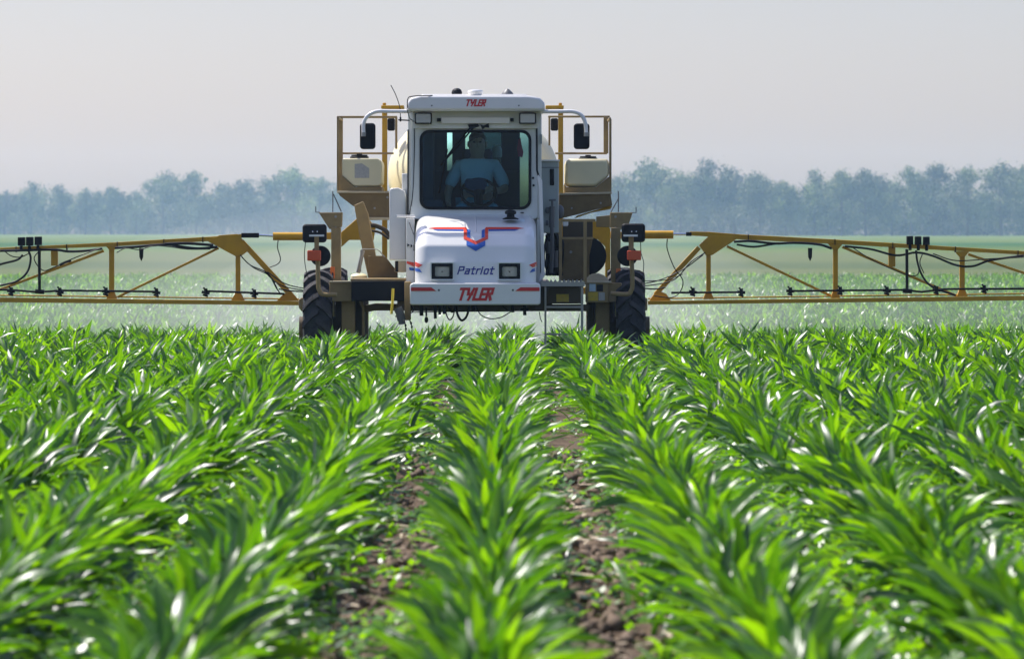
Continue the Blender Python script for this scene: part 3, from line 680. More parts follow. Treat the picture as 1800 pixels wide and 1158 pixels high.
wc = Q(841, 339, 51.98); sw = MB(); tilt = math.radians(38); pts = []
for i in range(33):
    a = 2 * math.pi * i / 32; u = .175 * math.cos(a); v = .175 * math.sin(a); pts.append(wc + Vector((u, v * math.sin(tilt), v * math.cos(tilt))))
sw.tube(pts, .017, 8)
for a in (0.35, math.pi - .35, -math.pi / 2):
    u = .17 * math.cos(a); v = .17 * math.sin(a); sw.tube([wc, wc + Vector((u, v * math.sin(tilt), v * math.cos(tilt)))], .012, 6)
sw.tube([wc + Vector((0, 0, .02)), wc + Vector((0, -.12, -.25))], [.05, .035], 12)
part('steering_wheel', sw, 'black', cab)
part('dashboard', MB().prism([(816, 318), (821, 314), (850, 314), (856, 320), (855, 338), (848, 344), (848, 370), (834, 370), (833, 344), (818, 338)], 52.02, .08), 'dark', cab, .02)
# mirrors
for pts, box, sgn in (([(722, 196), (690, 196), (664, 196), (648, 202.5), (639.5, 216), (639, 236)], (632.5, 216.5, 660, 262.5), 1), ([(950, 196.5), (985, 196.3), (1008, 196.5), (1022, 203), (1029, 217), (1030.5, 236)], (1008.5, 217, 1036.5, 262.5), -1)):
    arm = part('mirror_arm', MB().tube(catmull([Q(x, y, 51.35) for x, y in pts], 5), 3.4 * 51 / F, 12), 'white', R_)
    part('mirror', MB().prism(rrect(*box, 6), 51.38, .06), 'black', arm, .015)
    x = pts[-1][0]; part('clamp', MB().tpx([(x, 233, 51.33), (x, 240, 51.33)], 4.2, 10), 'steel', arm)
part('antenna', MB().tpx([(704, 211, 51.6), (703, 190, 51.6), (696, 168, 51.6), (687, 150, 51.6)], .7, 6, True).tpx([(700, 211, 51.6), (720, 212, 51.6)], 1.2, 6).tpx([(704, 206, 51.6), (704, 214, 51.6)], 1.6, 6), 'black', R_)
# grab handle on the right of the cab and left rod
gh = MB().prism([(944.5, 312), (946, 307), (953, 317), (957.5, 478), (959, 482), (950, 497), (946, 496), (951, 478), (947.5, 330)], 51.45, .04)
part('grab_handle', gh, 'white', R_, .005)
part('door_handle', MB().tpx([(696, 380.5, 51.2), (728, 380.5, 51.5)], 2.3, 8), 'white', cab)
part('side_panel', MB().bpx(714, 384, 728.5, 502, 51.5, .5), 'white', cab, .006)
part('stripe', MB().prism([(715, 459), (728, 461.5), (728, 469), (715, 463)], 51.494, .003), 'redor', cab); part('stripe', MB().prism([(719, 470), (728, 471), (728, 476), (720, 475)], 51.494, .003), 'blue', cab)
part('marker', MB().prism([(716, 428), (720, 431), (716, 434)], 51.49, .01).prism([(722, 429), (725, 432), (722, 436)], 51.49, .01), 'black', cab)
# white locker left of the cab
part('locker', MB().prism([(684.5, 334), (688, 331), (700, 330), (712, 336), (713.5, 345), (713.5, 457), (684.5, 457)], 51.75, .8), 'white', R_, .01)
part('cover_box', MB().bpx(706.5, 305, 719.5, 343, 51.95, .25), 'white', R_, .008)
part('lower_box', MB().bpx(694, 458.5, 714, 478.5, 51.75, .3), 'tan_light', R_, .008); part('slot', MB().bpx(694.5, 459, 700, 478, 51.745, .01), 'black', R_)
# grey tank right of the cab with slot gauge and valve
gt = part('hydraulic_tank', MB().bpx(950, 283, 982.5, 410, 52.05, .8), 'greytank', R_, .012)
part('tank_rim', MB().bpx(947, 281, 984, 284, 52.03, .85), 'white', gt, .004)
part('gauge', MB().bpx(966.5, 297, 974, 326, 52.04, .02), 'black', gt, .004)
part('seam', MB().bpx(950, 294, 982.5, 295.2, 52.045, .01), 'grille', gt)
vm = MB().tpx([(971, 352, 51.95), (971, 365, 51.95)], 2.0, 8).tpx([(965, 352, 51.95), (977, 351.5, 51.95)], 1.6, 8).tpx([(970.5, 363, 51.95), (970, 400, 51.95)], 5.0, 10).tpx([(970, 398, 51.95), (971, 440, 51.95), (969, 480, 51.95)], 3.4, 8)
vm.ell(Q(963, 370, 51.97), (.03, .03, .035), 12, 8).tpx([(959, 392, 51.95), (964, 392, 51.95)], 4.5, 8).ell(Q(984, 372, 52.1), (.045, .045, .07), 14, 8)
part('valve', vm, 'grille', gt)
hz = MB(); rh = random.Random(3)
for i in range(16):
    x = 960 + rh.random() * 26; hz.tpx([(x, 400 + rh.random() * 20, 52.1 + rh.random() * .3), (x + rh.uniform(-8, 8), 430, 52.1), (x + rh.uniform(-6, 6), 455, 52.15), (x + rh.uniform(-4, 4), 484, 52.2)], rh.uniform(1.3, 3.2), 7, True)
hz.bpx(959, 412, 988, 484, 52.5, .2)
part('hose_bundle', hz, 'hose', R_)
part('pump_can', MB().tpx([(966, 425, 52.05), (966, 446, 52.05)], 5.5, 12).tpx([(977, 440, 52.0), (977, 470, 52.0)], 4.0, 12), 'grille', R_)
# big product tank
bt = part('product_tank', MB().ell(Q(832, 307, 54.9), (151 * 54.6 / F, 1.55, 121 * 54.6 / F), 40, 24), 'cream', R_)
part('filler_lid', MB().lathe(Q(832, 190, 54.9), [(.22, -.05), (.22, .06), (.2, .08)], 'z', 24), 'black', bt)
part('tank_cradle', MB().prism([(690, 345), (975, 345), (968, 400), (700, 400)], 54.0, 2.0), 'tan', R_, .01)
# side tanks, trays, caps
for nm, pts, cap, m in (('L', [(601, 282), (604, 278.5), (664, 278.5), (670, 283), (671.5, 290), (671.5, 328), (668, 336), (600.5, 336)], (615.5, 270.5, 648, 278.5), 0), ('R', [(993, 290), (995, 282), (1000, 279.5), (1066, 279.5), (1070.5, 283), (1070.5, 337), (993, 337)], (1019.5, 273, 1048, 281), 1)):
    D = 53.0
    body = [(601, 282), (604, 278.5), (664, 278.5), (670, 283), (671.5, 290), (671, 323), (666, 327.5), (622, 327.5), (601, 309)] if not m else [(993, 290), (995, 282), (1000, 279.5), (1066, 279.5), (1070.5, 283), (1070.5, 310), (1048, 328), (998, 328), (993, 322)]
    t = part('side_tank', MB().prism(body, D, .95), 'cream', R_, .03)
    cx = (cap[0] + cap[2]) / 2
    part('cap', MB().lathe(Q(cx, cap[3] + 1, D + .35), [(.098, -.02), (.098, .022), (.085, .028), (.085, .042), (.03, .044), (.03, .055), (.012, .056)], 'z', 26), 'black', t)
    tray = [(599, 309), (601, 309), (622, 328.5), (671, 328.5), (671, 338), (597, 338)] if not m else [(1073, 309), (1070.5, 311), (1048, 329), (996, 329), (992, 324), (992, 339), (1073, 339)]
    part('tank_tray', MB().prism(tray, D - .02, .98), 'tan', R_, .004)
    if not m: part('sticker', MB().prism([(623.5, 288.5), (636, 287.5), (649, 296), (649, 313), (623.5, 313)], D - .003, .004), 'paper', t)
    # scoop-shaped platform under the tray
    pl = [(592.5, 337), (683, 337), (683, 384), (648, 384), (646, 374), (620, 362), (598, 345)] if not m else [(983, 341), (1073, 339), (1076.5, 361), (1020, 376), (983, 385)]
    part('platform', MB().prism(pl, D - .08, 1.6), 'tan_shaded', R_, .006, label='dusty tan platform carrying a side tank')
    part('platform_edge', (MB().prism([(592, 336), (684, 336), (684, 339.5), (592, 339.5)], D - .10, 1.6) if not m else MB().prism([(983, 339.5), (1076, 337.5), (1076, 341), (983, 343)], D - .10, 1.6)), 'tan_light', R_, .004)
part('ledge', MB().bpx(648, 382, 684, 387, 52.88, .5), 'tan_light', R_, .003)
part('bolt', MB().lathe(Q(658.5, 366, 52.91), [(.012, 0), (.012, .012)], 'y', 8).lathe(Q(681, 347, 52.91), [(.012, 0), (.012, .012)], 'y', 8).lathe(Q(1056, 357, 52.91), [(.012, 0), (.012, .012)], 'y', 8).lathe(Q(1005, 366, 52.91), [(.01, 0), (.01, .012)], 'y', 8), 'steel', R_)
part('bracket', MB().prism([(1015, 379), (1073, 361.5), (1076, 363), (1073, 368), (1040, 374), (1010, 384)], 53.0, .3), 'yellow', R_, .004)
# railings
rl = MB().bpx(593, 204, 698, 208, 54.2, .05).bpx(592.5, 204, 602.5, 338, 54.15, .06).bpx(694.5, 206, 698.5, 262, 54.2, .05).bpx(602, 268, 692, 271.5, 54.2, .05).bpx(592, 206, 595.5, 338, 53.0, .05).bpx(592, 204.5, 595.5, 208.5, 53.0, 1.2)
part('railing', rl, 'tan', R_, .004)
rr_ = MB().bpx(963.5, 203.5, 1072, 207, 54.2, .05).bpx(1061, 206, 1069.5, 270, 54.15, .06).bpx(964, 206, 967.5, 256, 54.2, .05).bpx(976, 268, 1067, 271.5, 54.2, .05).bpx(1070.7, 209, 1075, 340, 53.0, .05).bpx(1070.7, 206.5, 1074, 210.5, 53.0, 1.2)
part('railing', rr_, 'tan', R_, .004)
for a, b in ((681, 694), (968, 981)):
    part('rear_lamp', MB().prism(rrect(a, 208, b, 230, 3), 54.3, .1), 'black', R_, .01)
# yellow masts and rear linkage (stand behind the tank, carry the boom)
mast = MB()
for a, b, c0, c1 in ((671.5, 680.5, 670, 710), (981.2, 990, 959, 991)):
    mast.bpx(a, 198, b, 470, 57.2, .12).bpx(c0, 185.5, c1, 191.5, 57.1, .3).bpx(a + 1, 181, b - 2, 186, 57.15, .1)
mast.prism([(600, 408), (626, 385), (648, 385), (660, 400), (656, 424), (633, 422), (613, 422), (600, 434)], 57.0, .15)
mast.prism([(1041, 390), (1060, 388), (1073, 402), (1073, 494), (1064, 494), (1064, 434), (1051, 421), (1036, 418), (1036, 395)], 57.0, .15)
mast.prism([(560, 409), (600, 408), (600, 421), (560, 421)], 57.25, .1).prism([(1073, 407), (1110, 408), (1110, 420), (1073, 420)], 57.25, .1)
mast.bpx(600, 505, 1075, 517, 57.6, .15)
mst = part('boom_mast', mast, 'yellow', R_, .006)
part('arc_hose', MB().tpx([(648, 396, 56.5), (660, 397, 56.5), (676, 404, 56.5), (686, 416, 56.5)], 4, 8, True).tpx([(650, 405, 56.4), (668, 409, 56.4), (684, 420, 56.4)], 2.2, 8, True), 'tan_dark', R_)
part('slanted_arm', MB().prism([(622.5, 361), (638, 354), (647, 376), (655, 420), (668, 492), (648, 492), (640, 455), (631, 410)], 52.3, .18), 'tan', R_, .006)
part('gusset_plate', MB().prism([(647, 450), (676, 449.5), (699, 478), (699, 493), (650, 493)], 52.2, .05), 'tan_shaded', R_, .004)
part('grab_loop', MB().tpx([(634, 478, 52.1), (634, 440, 52.1), (636, 438, 52.1), (662, 438, 52.1), (668, 442, 52.1), (676, 452, 52.1)], .9, 6), 'steel', R_)
part('strut', MB().tpx([(629, 480, 52.15), (638, 440, 52.15)], 3.6, 8), 'steel', R_)
part('filter_cap', MB().lathe(Q(631, 490, 52.3), [(.085, -.02), (.085, .03), (.07, .045), (.03, .055)], 'z', 20), 'cream', R_)
# main frame: front box beam etc
fr = MB().bpx(579, 495, 618, 530, 51.6, .4).bpx(711, 495, 722, 563, 51.35, .15)
fr.bpx(616, 489.5, 714, 494, 51.5, .7).bpx(600, 528, 624, 600, 51.7, .35)
fr.prism([(641, 537), (660, 533.5), (714, 535), (714, 546), (660, 546), (641, 549)], 52.0, .3).bpx(636, 539, 640.5, 590, 51.7, .2)
fr.prism([(630, 528), (636, 528), (641, 540), (636, 542)], 51.7, .2)
part('chassis', fr, 'tan', R_, .008)
frame = part('chassis', MB().bpx(1069, 497, 1093, 531, 51.6, .4).bpx(1030, 496, 1069.5, 532, 51.55, .4).bpx(1047, 531, 1071.5, 600, 51.7, .35), 'tan', R_, .008)
part('chassis_rail', MB().box(X(700, 52), X(730, 52), 51.5, 57.5, Z(545, 52), Z(500, 52)).box(X(940, 52), X(970, 52), 51.5, 57.5, Z(545, 52), Z(500, 52)).bpx(722, 535.5, 1036, 547, 51.6, .3).bpx(624, 528, 637, 604, 51.95, .2).bpx(1032, 531, 1047, 604, 51.95, .2), 'tan_dark', R_, .006)
part('battery_box', MB().bpx(618, 494, 711, 529, 51.45, .5), 'black', R_, .006)
part('platform_edge', MB().bpx(579, 494, 618, 496.5, 51.58, .3), 'tan_light', R_); part('platform_edge', MB().bpx(1030, 494.5, 1075, 497, 51.53, .4), 'tan_light', R_)
for a, b, c0, c1, m in ((1036, 499, 1047, 512, 'paleblue'), (1048.5, 500, 1060, 512, 'black'), (1034, 513.5, 1051, 528.5, 'yellowlabel'), (1052.5, 514, 1063, 528, 'paper')):
    part('sticker', MB().bpx(a, b, c0, c1, 51.546, .003), m, frame)
# fender posts with V brackets, hooks, reflectors
for sg, br, post, rf, hooks in ((-1, [(560, 373.5), (602, 373.5), (601, 399), (579, 403)], (582, 400, 599, 497), (580.5, 469, 588.5, 489), [[(562, 373), (555, 373), (555, 363)], [(585, 373), (585, 336)], [(586, 341), (600, 372)]]),
                                (1, [(1072.5, 373.5), (1112.5, 373.5), (1103, 401), (1086, 404), (1072.5, 400)], (1074, 400, 1091, 497), (1083, 472, 1091, 492), [[(1110, 374), (1118, 374), (1118, 364)], [(1087, 373), (1087, 336)], [(1074, 373), (1087, 349)]])):
    p = part('fender_post', MB().prism(br, 52.0, .12).bpx(*post, 51.95, .12), 'tan', R_, .006)
    part('reflector', MB().bpx(*rf, 51.94, .015), 'orange', p, .003)
    h = MB()
    for q in hooks: h.tpx([(x, y, 52.03) for x, y in q], 1.0, 6)
    part('hook', h, 'grille', p)
    part('bolt', MB().lathe(Q(post[0] + 8, 401, 51.99), [(.014, 0), (.014, .012)], 'y', 8).lathe(Q(post[0] + 8, 381, 51.99), [(.014, 0), (.014, .012)], 'y', 8), 'steel', p)
# lamp stalks on the fenders
for pod, tt, st, am, disc, tb, wire in (
    ((531.5, 394, 573.8, 426.5), (543.5, 569.5), (552.5, 560.5), (540, 440, 564, 458.5), (563, 450), [(558.7, 456), (559.5, 500), (562, 511), (568, 517.5), (592, 518)], [(537, 426), (535, 450), (538, 475), (542, 489)]),
    ((1092.8, 393, 1134.2, 426), (1096, 1121), (1105, 1114), (1102.5, 440.5, 1127, 457.5), (1103, 450), [(1110.5, 456), (1111.5, 500), (1109, 511), (1103, 517), (1074, 516)], [(1126, 426), (1127, 445), (1131.5, 462), (1130, 485), (1127, 505)])):
    stl = part('lamp_stalk', MB().tube(catmull([Q(x, y, 51.3) for x, y in tb], 5), 4 * 51 / F, 10).bpx(st[0], 415, st[1], 441, 51.28, .03), 'tan', R_)
    part('bracket', MB().bpx(tt[0], 412.5, tt[1], 415.8, 51.24, .05), 'white', stl)
    part('flood_lamp', MB().prism(rrect(*pod, 6), 51.3, .13), 'black', stl, .02)
    part('bolt', MB().ell(Q((pod[0] + pod[2]) / 2 - 3, 407, 51.3), (.008, .006, .008), 8, 6).ell(Q((pod[0] + pod[2]) / 2 + 5, 407, 51.3), (.008, .006, .008), 8, 6), 'chrome', stl)
    part('turn_signal', MB().prism(rrect(*am, 2), 51.22, .07), 'amber', stl, .008)
    part('horn_disc', MB().lathe(Q(disc[0], disc[1], 51.42), [(.04, 0), (.101, .012), (.104, .03), (.08, .06), (.03, .08)], 'y', 28), 'black', stl)
    part('wire', MB().tpx([(x, y, 51.4) for x, y in wire], .7, 6, True), 'hose', stl)
# tan panels on the right
part('side_plate', MB().prism([(987, 420), (1042, 420), (1036, 450), (1036, 494), (987, 494)], 52.2, .05), 'tan_shaded', R_, .004)
part('bolt', MB().lathe(Q(1003.5, 443, 52.19), [(.015, 0), (.015, .012)], 'y', 8), 'steel', R_)
part('back_plate', MB().prism([(989, 386), (1042, 386), (1042, 418), (989, 418)], 52.8, .05), 'tan_dark', R_, .004)
part('back_plate', MB().prism([(1048, 381), (1073, 378), (1073, 400), (1048, 399)], 52.4, .05), 'tan', R_, .004)
part('spare_can', MB().prism(rrect(989, 384, 999, 398, 3), 52.15, .1), 'white', R_, .01)
part('rear_hub', MB().lathe(Q(1032, 450, 52.9), [(.10, 0), (.2, .02), (.2, .1)], 'y', 24), 'black', R_)
part('debris_cover', MB().prism([(1030, 490), (1040, 482), (1052, 480), (1062, 484), (1070, 492), (1070, 496), (1030, 496)], 51.9, .2), 'tan_light', R_, .01)
# ladder
lad = MB().bpx(957, 500, 960.5, 618, 51.0, .05).bpx(1021, 500, 1025.5, 600, 51.0, .05).bpx(960, 538, 1022, 541.5, 51.0, .10).bpx(960, 586, 1022, 589, 51.0, .10)
ld = part('ladder', lad, 'steel', R_, .003)
st = MB().bpx(951, 496, 1028, 503.5, 50.98, .5)
for i in range(10): st.prism([(951 + i * 7.6, 496.5), (954 + i * 7.6, 491.5), (957.5 + i * 7.6, 496.5)], 50.98, .48)
part('step', st, 'steel', ld, .002)
part('handrail', MB().bpx(982.5, 387, 988, 494, 51.5, .05).bpx(1025.5, 387, 1031.5, 500, 51.3, .05).bpx(986, 385, 1047, 390, 51.5, .05).bpx(987, 417, 1043, 421, 51.45, .3), 'tan', R_, .003)
part('tool_box', MB().bpx(961.5, 504, 1023, 534, 51.3, .5), 'tan_dark', R_, .006)
part('sticker', MB().bpx(978, 517, 1000, 530.5, 51.296, .003), 'yellowlabel', R_)
# hoses and fittings slung below the bumper
hs = MB()
for pts, r in (([(783.5, 536), (784.5, 552), (790, 562), (796, 557), (799, 545), (800, 536)], 1.2), ([(802, 536), (804, 552), (811, 563), (819, 558), (823.5, 546), (825, 536)], 2.2), ([(836.5, 536), (844, 552), (860, 560), (880, 558), (898, 548)], 1.0), ([(722, 549), (800, 547.5), (898, 547)], .8), ([(788, 538), (794, 548), (802, 544)], 2.0), ([(883, 537), (892, 545), (900, 547)], .9), ([(722, 538), (727, 545), (722, 550)], 1.0), ([(948, 548), (950, 560), (953, 566)], .8)):
    hs.tpx([(x, y, 51.25) for x, y in pts], r, 7, True)
for a, b, c0, c1 in ((737, 536, 744, 555), (762, 536, 767.5, 560), (770, 536, 775, 553), (777.5, 536, 783, 552), (829, 536, 836, 548), (898, 536, 904, 549), (919, 536, 925, 554), (915, 541, 929, 547)):
    hs.tpx([((a + c0) / 2, b, 51.3), ((a + c0) / 2 + .5, c1, 51.3)] if c0 - a < 10 else [(a, (b + c1) / 2, 51.3), (c0, (b + c1) / 2, 51.3)], min(c0 - a, c1 - b) / 2, 8)
hs.ell(Q(749.5, 562, 51.3), (.02, .02, .033), 12, 8).tpx([(749, 540, 51.3), (749.5, 556, 51.3)], 1.6, 6)
part('hose', hs, 'hose', R_)
part('strainer', MB().tpx([(699, 541, 51.2), (703, 550, 51.2), (706, 563, 51.2)], [7.5, 8, 8][0], 12).tpx([(706, 563, 51.2), (707, 570, 51.2)], 6, 12).tpx([(695, 556, 51.2), (708, 553, 51.2)], 1.5, 8), 'grille', R_)
part('marker_rod', MB().tpx([(691, 507, 51.2), (690, 530, 51.2), (688, 552, 51.2)], 2.3, 8), 'ytube', R_)
ch = MB().tpx([(711, 563, 51.2), (713, 575, 51.2), (714, 590, 51.2), (717, 597, 51.2)], .9, 6, True).tpx([(720, 562, 51.2), (724, 575, 51.2), (724, 592, 51.2)], 1.0, 6, True)
for x, y in ((713, 572), (713.5, 578), (722.5, 568), (724, 575)): ch.ell(Q(x, y, 51.2), (.011, .011, .016), 8, 6)
part('chain', ch, 'hose', R_)
# --- wheels
TR = .60
def make_wheel(cx, cy, mirror):
    zc = float(ground_z(cy)) - .03 + TR; c = Vector((cx, cy, zc)); e = part('wheel', MB().lathe(c, [(.12, -.20), (.12, .20)], 'x', 20), 'tan_dark', R_)
    w = .14; R0 = TR - .055
    t = MB().lathe(c, [(.36, -w * .9), (.44, -w * 1.06), (R0 - .05, -w * 1.05), (R0 - .012, -w * .92), (R0, -w * .5), (R0 + .004, 0), (R0, w * .5), (R0 - .012, w * .92), (R0 - .05, w * 1.05), (.44, w * 1.06), (.36, w * .9)], 'x', 56)
    n = 20
    for sgn in (-1, 1):
        for i in range(n):
            a0 = 2 * math.pi * (i + (0.5 if sgn > 0 else 0)) / n; prof = []
            for k2, (u, da) in enumerate(((-.01, .0), (.05, .06), (.10, .14), (.148, .24))):
                a = a0 + da; hw = .033 + .004 * k2
                top = TR - (.002, .004, .010, .035)[k2]
                for rad, ww in ((R0 - .03, hw * 1.25), (top, hw)):
                    for s2 in (-1, 1):
                        aa = a + s2 * ww / TR * .8 ; prof.append((cx + sgn * u, cy + rad * math.cos(aa), zc + rad * math.sin(aa)))
            fs = []
            for k2 in range(3):
                q = k2 * 4; fs += [(q, q + 2, q + 6, q + 4), (q + 2, q + 3, q + 7, q + 6), (q + 3, q + 1, q + 5, q + 7)]
            fs += [(0, 1, 3, 2), (12, 14, 15, 13)]
            t.add(prof, fs)
    part('tyre', t, 'rubber', e, ang=30)
    part('rim', MB().lathe(c, [(.37, -.14), (.34, -.12), (.30, -.05), (.14, -.03), (.14, .03), (.30, .05), (.34, .12), (.37, .14)], 'x', 36), 'tan', e)
for cx in WX:
    for cy in (52.0, 56.2): make_wheel(cx, cy, cx > 0)
for _x in (WX[0] + .17, WX[1] - .38):
    for _y in (51.9, 56.1): part('axle_leg', MB().box(_x, _x + .21, _y, _y + .3, -.1, .75), 'tan_dark', R_, .01)
part('hub_fitting', MB().prism([(525, 526), (530, 523), (537, 524), (538, 549), (531, 548), (525, 541)], 57.0, .2).prism([(1131, 523), (1138, 524), (1138, 545), (1131, 547)], 57.0, .2), 'tan', R_, .01)
# --- booms
BD = 57.5
def boom(top, bot, gus, verts_, diags, strut, foot, post, cyl, rod, fit, heads, pipe, spike, nozpipes, noz, hoses, hoses2, ext):
    b = MB()
    for (a, ya, wa), (c0, yc, wc_) in zip(top[:-1], top[1:]): b.prism([(a, ya), (c0, yc), (c0, yc + wc_), (a, ya + wa)], BD, .10)
    for (a, ya, wa), (c0, yc, wc_) in zip(bot[:-1], bot[1:]): b.prism([(a, ya), (c0, yc), (c0, yc + wc_), (a, ya + wa)], BD - .15, .10).prism([(a, ya - 5.2), (c0, yc - 5.0), (c0, yc - 2.6), (a, ya - 2.8)], BD + .22, .10)
    for p in gus: b.prism(p, BD - .003, .106)
    for x0, x1, y0, y1, f0, f1 in verts_:
        b.bpx(x0, y0, x1, y1, BD + .03, .05)
        b.prism([(x0 - f0, y0), (x1 + f0, y0), (x1, y0 + f0 * 1.2), (x0, y0 + f0 * 1.2)], BD + .005, .09); b.prism([(x0, y1 - 14), (x1, y1 - 14), (x1 + f1, y1), (x0 - f1, y1)], BD + .005, .09)
    for p, q, w in diags: b.obar(p, q, w, BD + .06, .05)
    b.obar(*strut, BD + .012, .07); b.prism(foot, BD + .002, .09); b.bpx(*post, BD + .03, .05)
    bo = part('boom_arm', b, 'yellow', R_, .004)
    part('cylinder', MB().tpx([(cyl[0], (cyl[1] + cyl[3]) / 2, BD - .1), (cyl[2], (cyl[1] + cyl[3]) / 2, BD - .1)], (cyl[3] - cyl[1]) / 2, 16), 'yellow', bo)
    part('piston_rod', MB().tpx([(rod[0], rod[1], BD - .1), (rod[2], rod[3], BD - .1)], 1.9, 12), 'chrome', bo)
    part('rod_end', MB().bpx(*fit, BD - .14, .08), 'black', bo, .008)
    for a, c0, y0, y1 in heads: part('section_valve', MB().bpx(a, y0, c0, y1, BD - .05, .09).tpx([((a + c0) / 2, y1, BD), ((a + c0) / 2, y1 + 10, BD)], 3, 8), 'black', bo, .008)
    hh = MB()
    hh.tpx([(pipe[0], pipe[1], BD - .06), (pipe[0] + .5, pipe[2], BD - .06)], 2.7, 8); hh.tpx([(pipe[0] - 7, pipe[2], BD - .06), (pipe[0] + 9, pipe[2] + 1, BD - .06)], 4, 8)
    for pts, r in hoses: hh.tpx([(x, y, BD - .04) for x, y in pts], r, 7, True)
    for pts, r in hoses2: hh.tpx([(x, y, BD - .07) for x, y in pts], r, 6, True)
    hh.prism([(spike - 3.5, 436), (spike + 4, 436), (spike + 3.3, 452), (spike + .3, 459), (spike - 3, 452)], BD - .02, .06)
    for f in (.12, .3, .42, .55, .68, .8, .9):
        a_, b_ = (top[0], top[-1]); xx = a_[0] + (b_[0] - a_[0]) * f
        for (p0, y0_, w0_), (p1, y1_, w1_) in zip(top[:-1], top[1:]):
            if p0 <= xx <= p1:
                yy = y0_ + (y1_ - y0_) * (xx - p0) / (p1 - p0); part('cable_tie', MB().bpx(xx, yy - .6, xx + 1.5, yy + 9.5, BD - .012, .125), 'hose', bo)
    part('hose', hh, 'hose', bo)
    pp = MB()
    for pts in nozpipes: pp.tpx([(x, y, BD - .02) for x, y in pts], 1.9, 8)
    part('nozzle_pipe', pp, 'hose', bo)
    rn = random.Random(int(noz[0][0]))
    for x, y in noz:
        nz = MB().tpx([(x, y - 7, BD - .08), (x + .5, y + 7, BD - .08)], 3.2, 10).tpx([(x - 7, y - 1, BD - .08), (x + 7, y + rn.uniform(0, 2), BD - .08)], 2.6, 8).tpx([(x - 5, y + 4, BD - .12), (x + 4, y + 7, BD - .12)], 1.8, 8).tpx([(x - 3, y - 6, BD - .1), (x - 3, y - 9, BD - .1)], 1.8, 8)
        part('nozzle', nz, 'black', bo, .001)
    return bo
topL = [(-260, 452, 4), (0, 435.5, 5), (200, 426, 7), (370, 416, 8), (424, 411.5, 9)]
botL = [(-260, 519, 8), (0, 523, 8.3), (525, 529.5, 7.2)]
boom(topL, botL, [[(364.5, 424), (385, 413.5), (417, 411.3), (426, 421), (437, 440), (423, 450.5), (414, 450.5)]],
     [(414, 422.4, 448, 528, 1, 8), (191.5, 200.5, 427, 526, 10, 5), (-40, -32, 436, 522, 8, 5)],
     [((207, 522), (384, 436), 4.2), ((-30, 520), (182, 441), 4.6), ((-250, 516), (-45, 444), 4.6)], ((424, 424), (517, 525), 9.5), [(486, 529), (498, 517), (511, 511), (526, 529)], (89.5, 437, 101.5, 467),
     (480, 408.5, 536, 422.6), (453, 413.5, 482, 415), (424, 409.5, 455, 418), [(31, 43.5, 417, 432), (45.5, 58, 416.5, 432), (60.5, 73, 416, 431)], (69, 436, 512), 248,
     [[(-260, 507), (0, 509), (20, 509.5), (60, 513), (90, 512), (105, 510.5), (276, 512.5)], [(361, 511.5), (500, 516.5)]],
     [(-62, 509), (19.5, 512), (105, 512.5), (186, 512.5), (275, 514), (361.5, 514), (447, 516)],
     [([(0, 441), (50, 440), (95, 439), (120, 442), (150, 441), (180, 437)], 2.3), ([(0, 502), (30, 494), (48, 478), (54, 455), (50, 440)], 2.0), ([(-40, 480), (0, 465), (30, 457), (40, 448)], 1.9), ([(202, 436), (240, 434), (290, 430), (320, 434), (350, 437), (382, 434)], 2.4), ([(290, 429), (330, 428), (375, 431)], 2.6)],
     [([(70, 440), (60, 455), (75, 475), (95, 470), (120, 458), (150, 446), (175, 437)], .9), ([(205, 444), (222, 436), (245, 439), (270, 432), (300, 434), (330, 438), (370, 438)], .9), ([(422, 448), (440, 466), (470, 480), (485, 505), (492, 515)], 1.0), ([(425, 452), (445, 470), (475, 486), (490, 513)], .9), ([(470, 478), (500, 498), (530, 506), (556, 510)], 1.0), ([(465, 478), (495, 502), (556, 514)], 1.0),
      ([(489, 422), (488, 436), (493, 455), (488, 464), (474, 470)], .9), ([(490, 508), (520, 512), (558, 512)], 1.2), ([(6, 440), (20, 450), (36, 452), (50, 446)], .9), ([(105, 466), (115, 461), (125, 458)], 2.2)], 0)
topR = [(1213, 407, 7), (1245, 407.5, 8.5), (1301, 412, 9), (1470, 421, 8), (1800, 441.5, 6.5), (2060, 457, 5)]
botR = [(1139, 529, 6.5), (1800, 520, 8), (2060, 517, 8)]
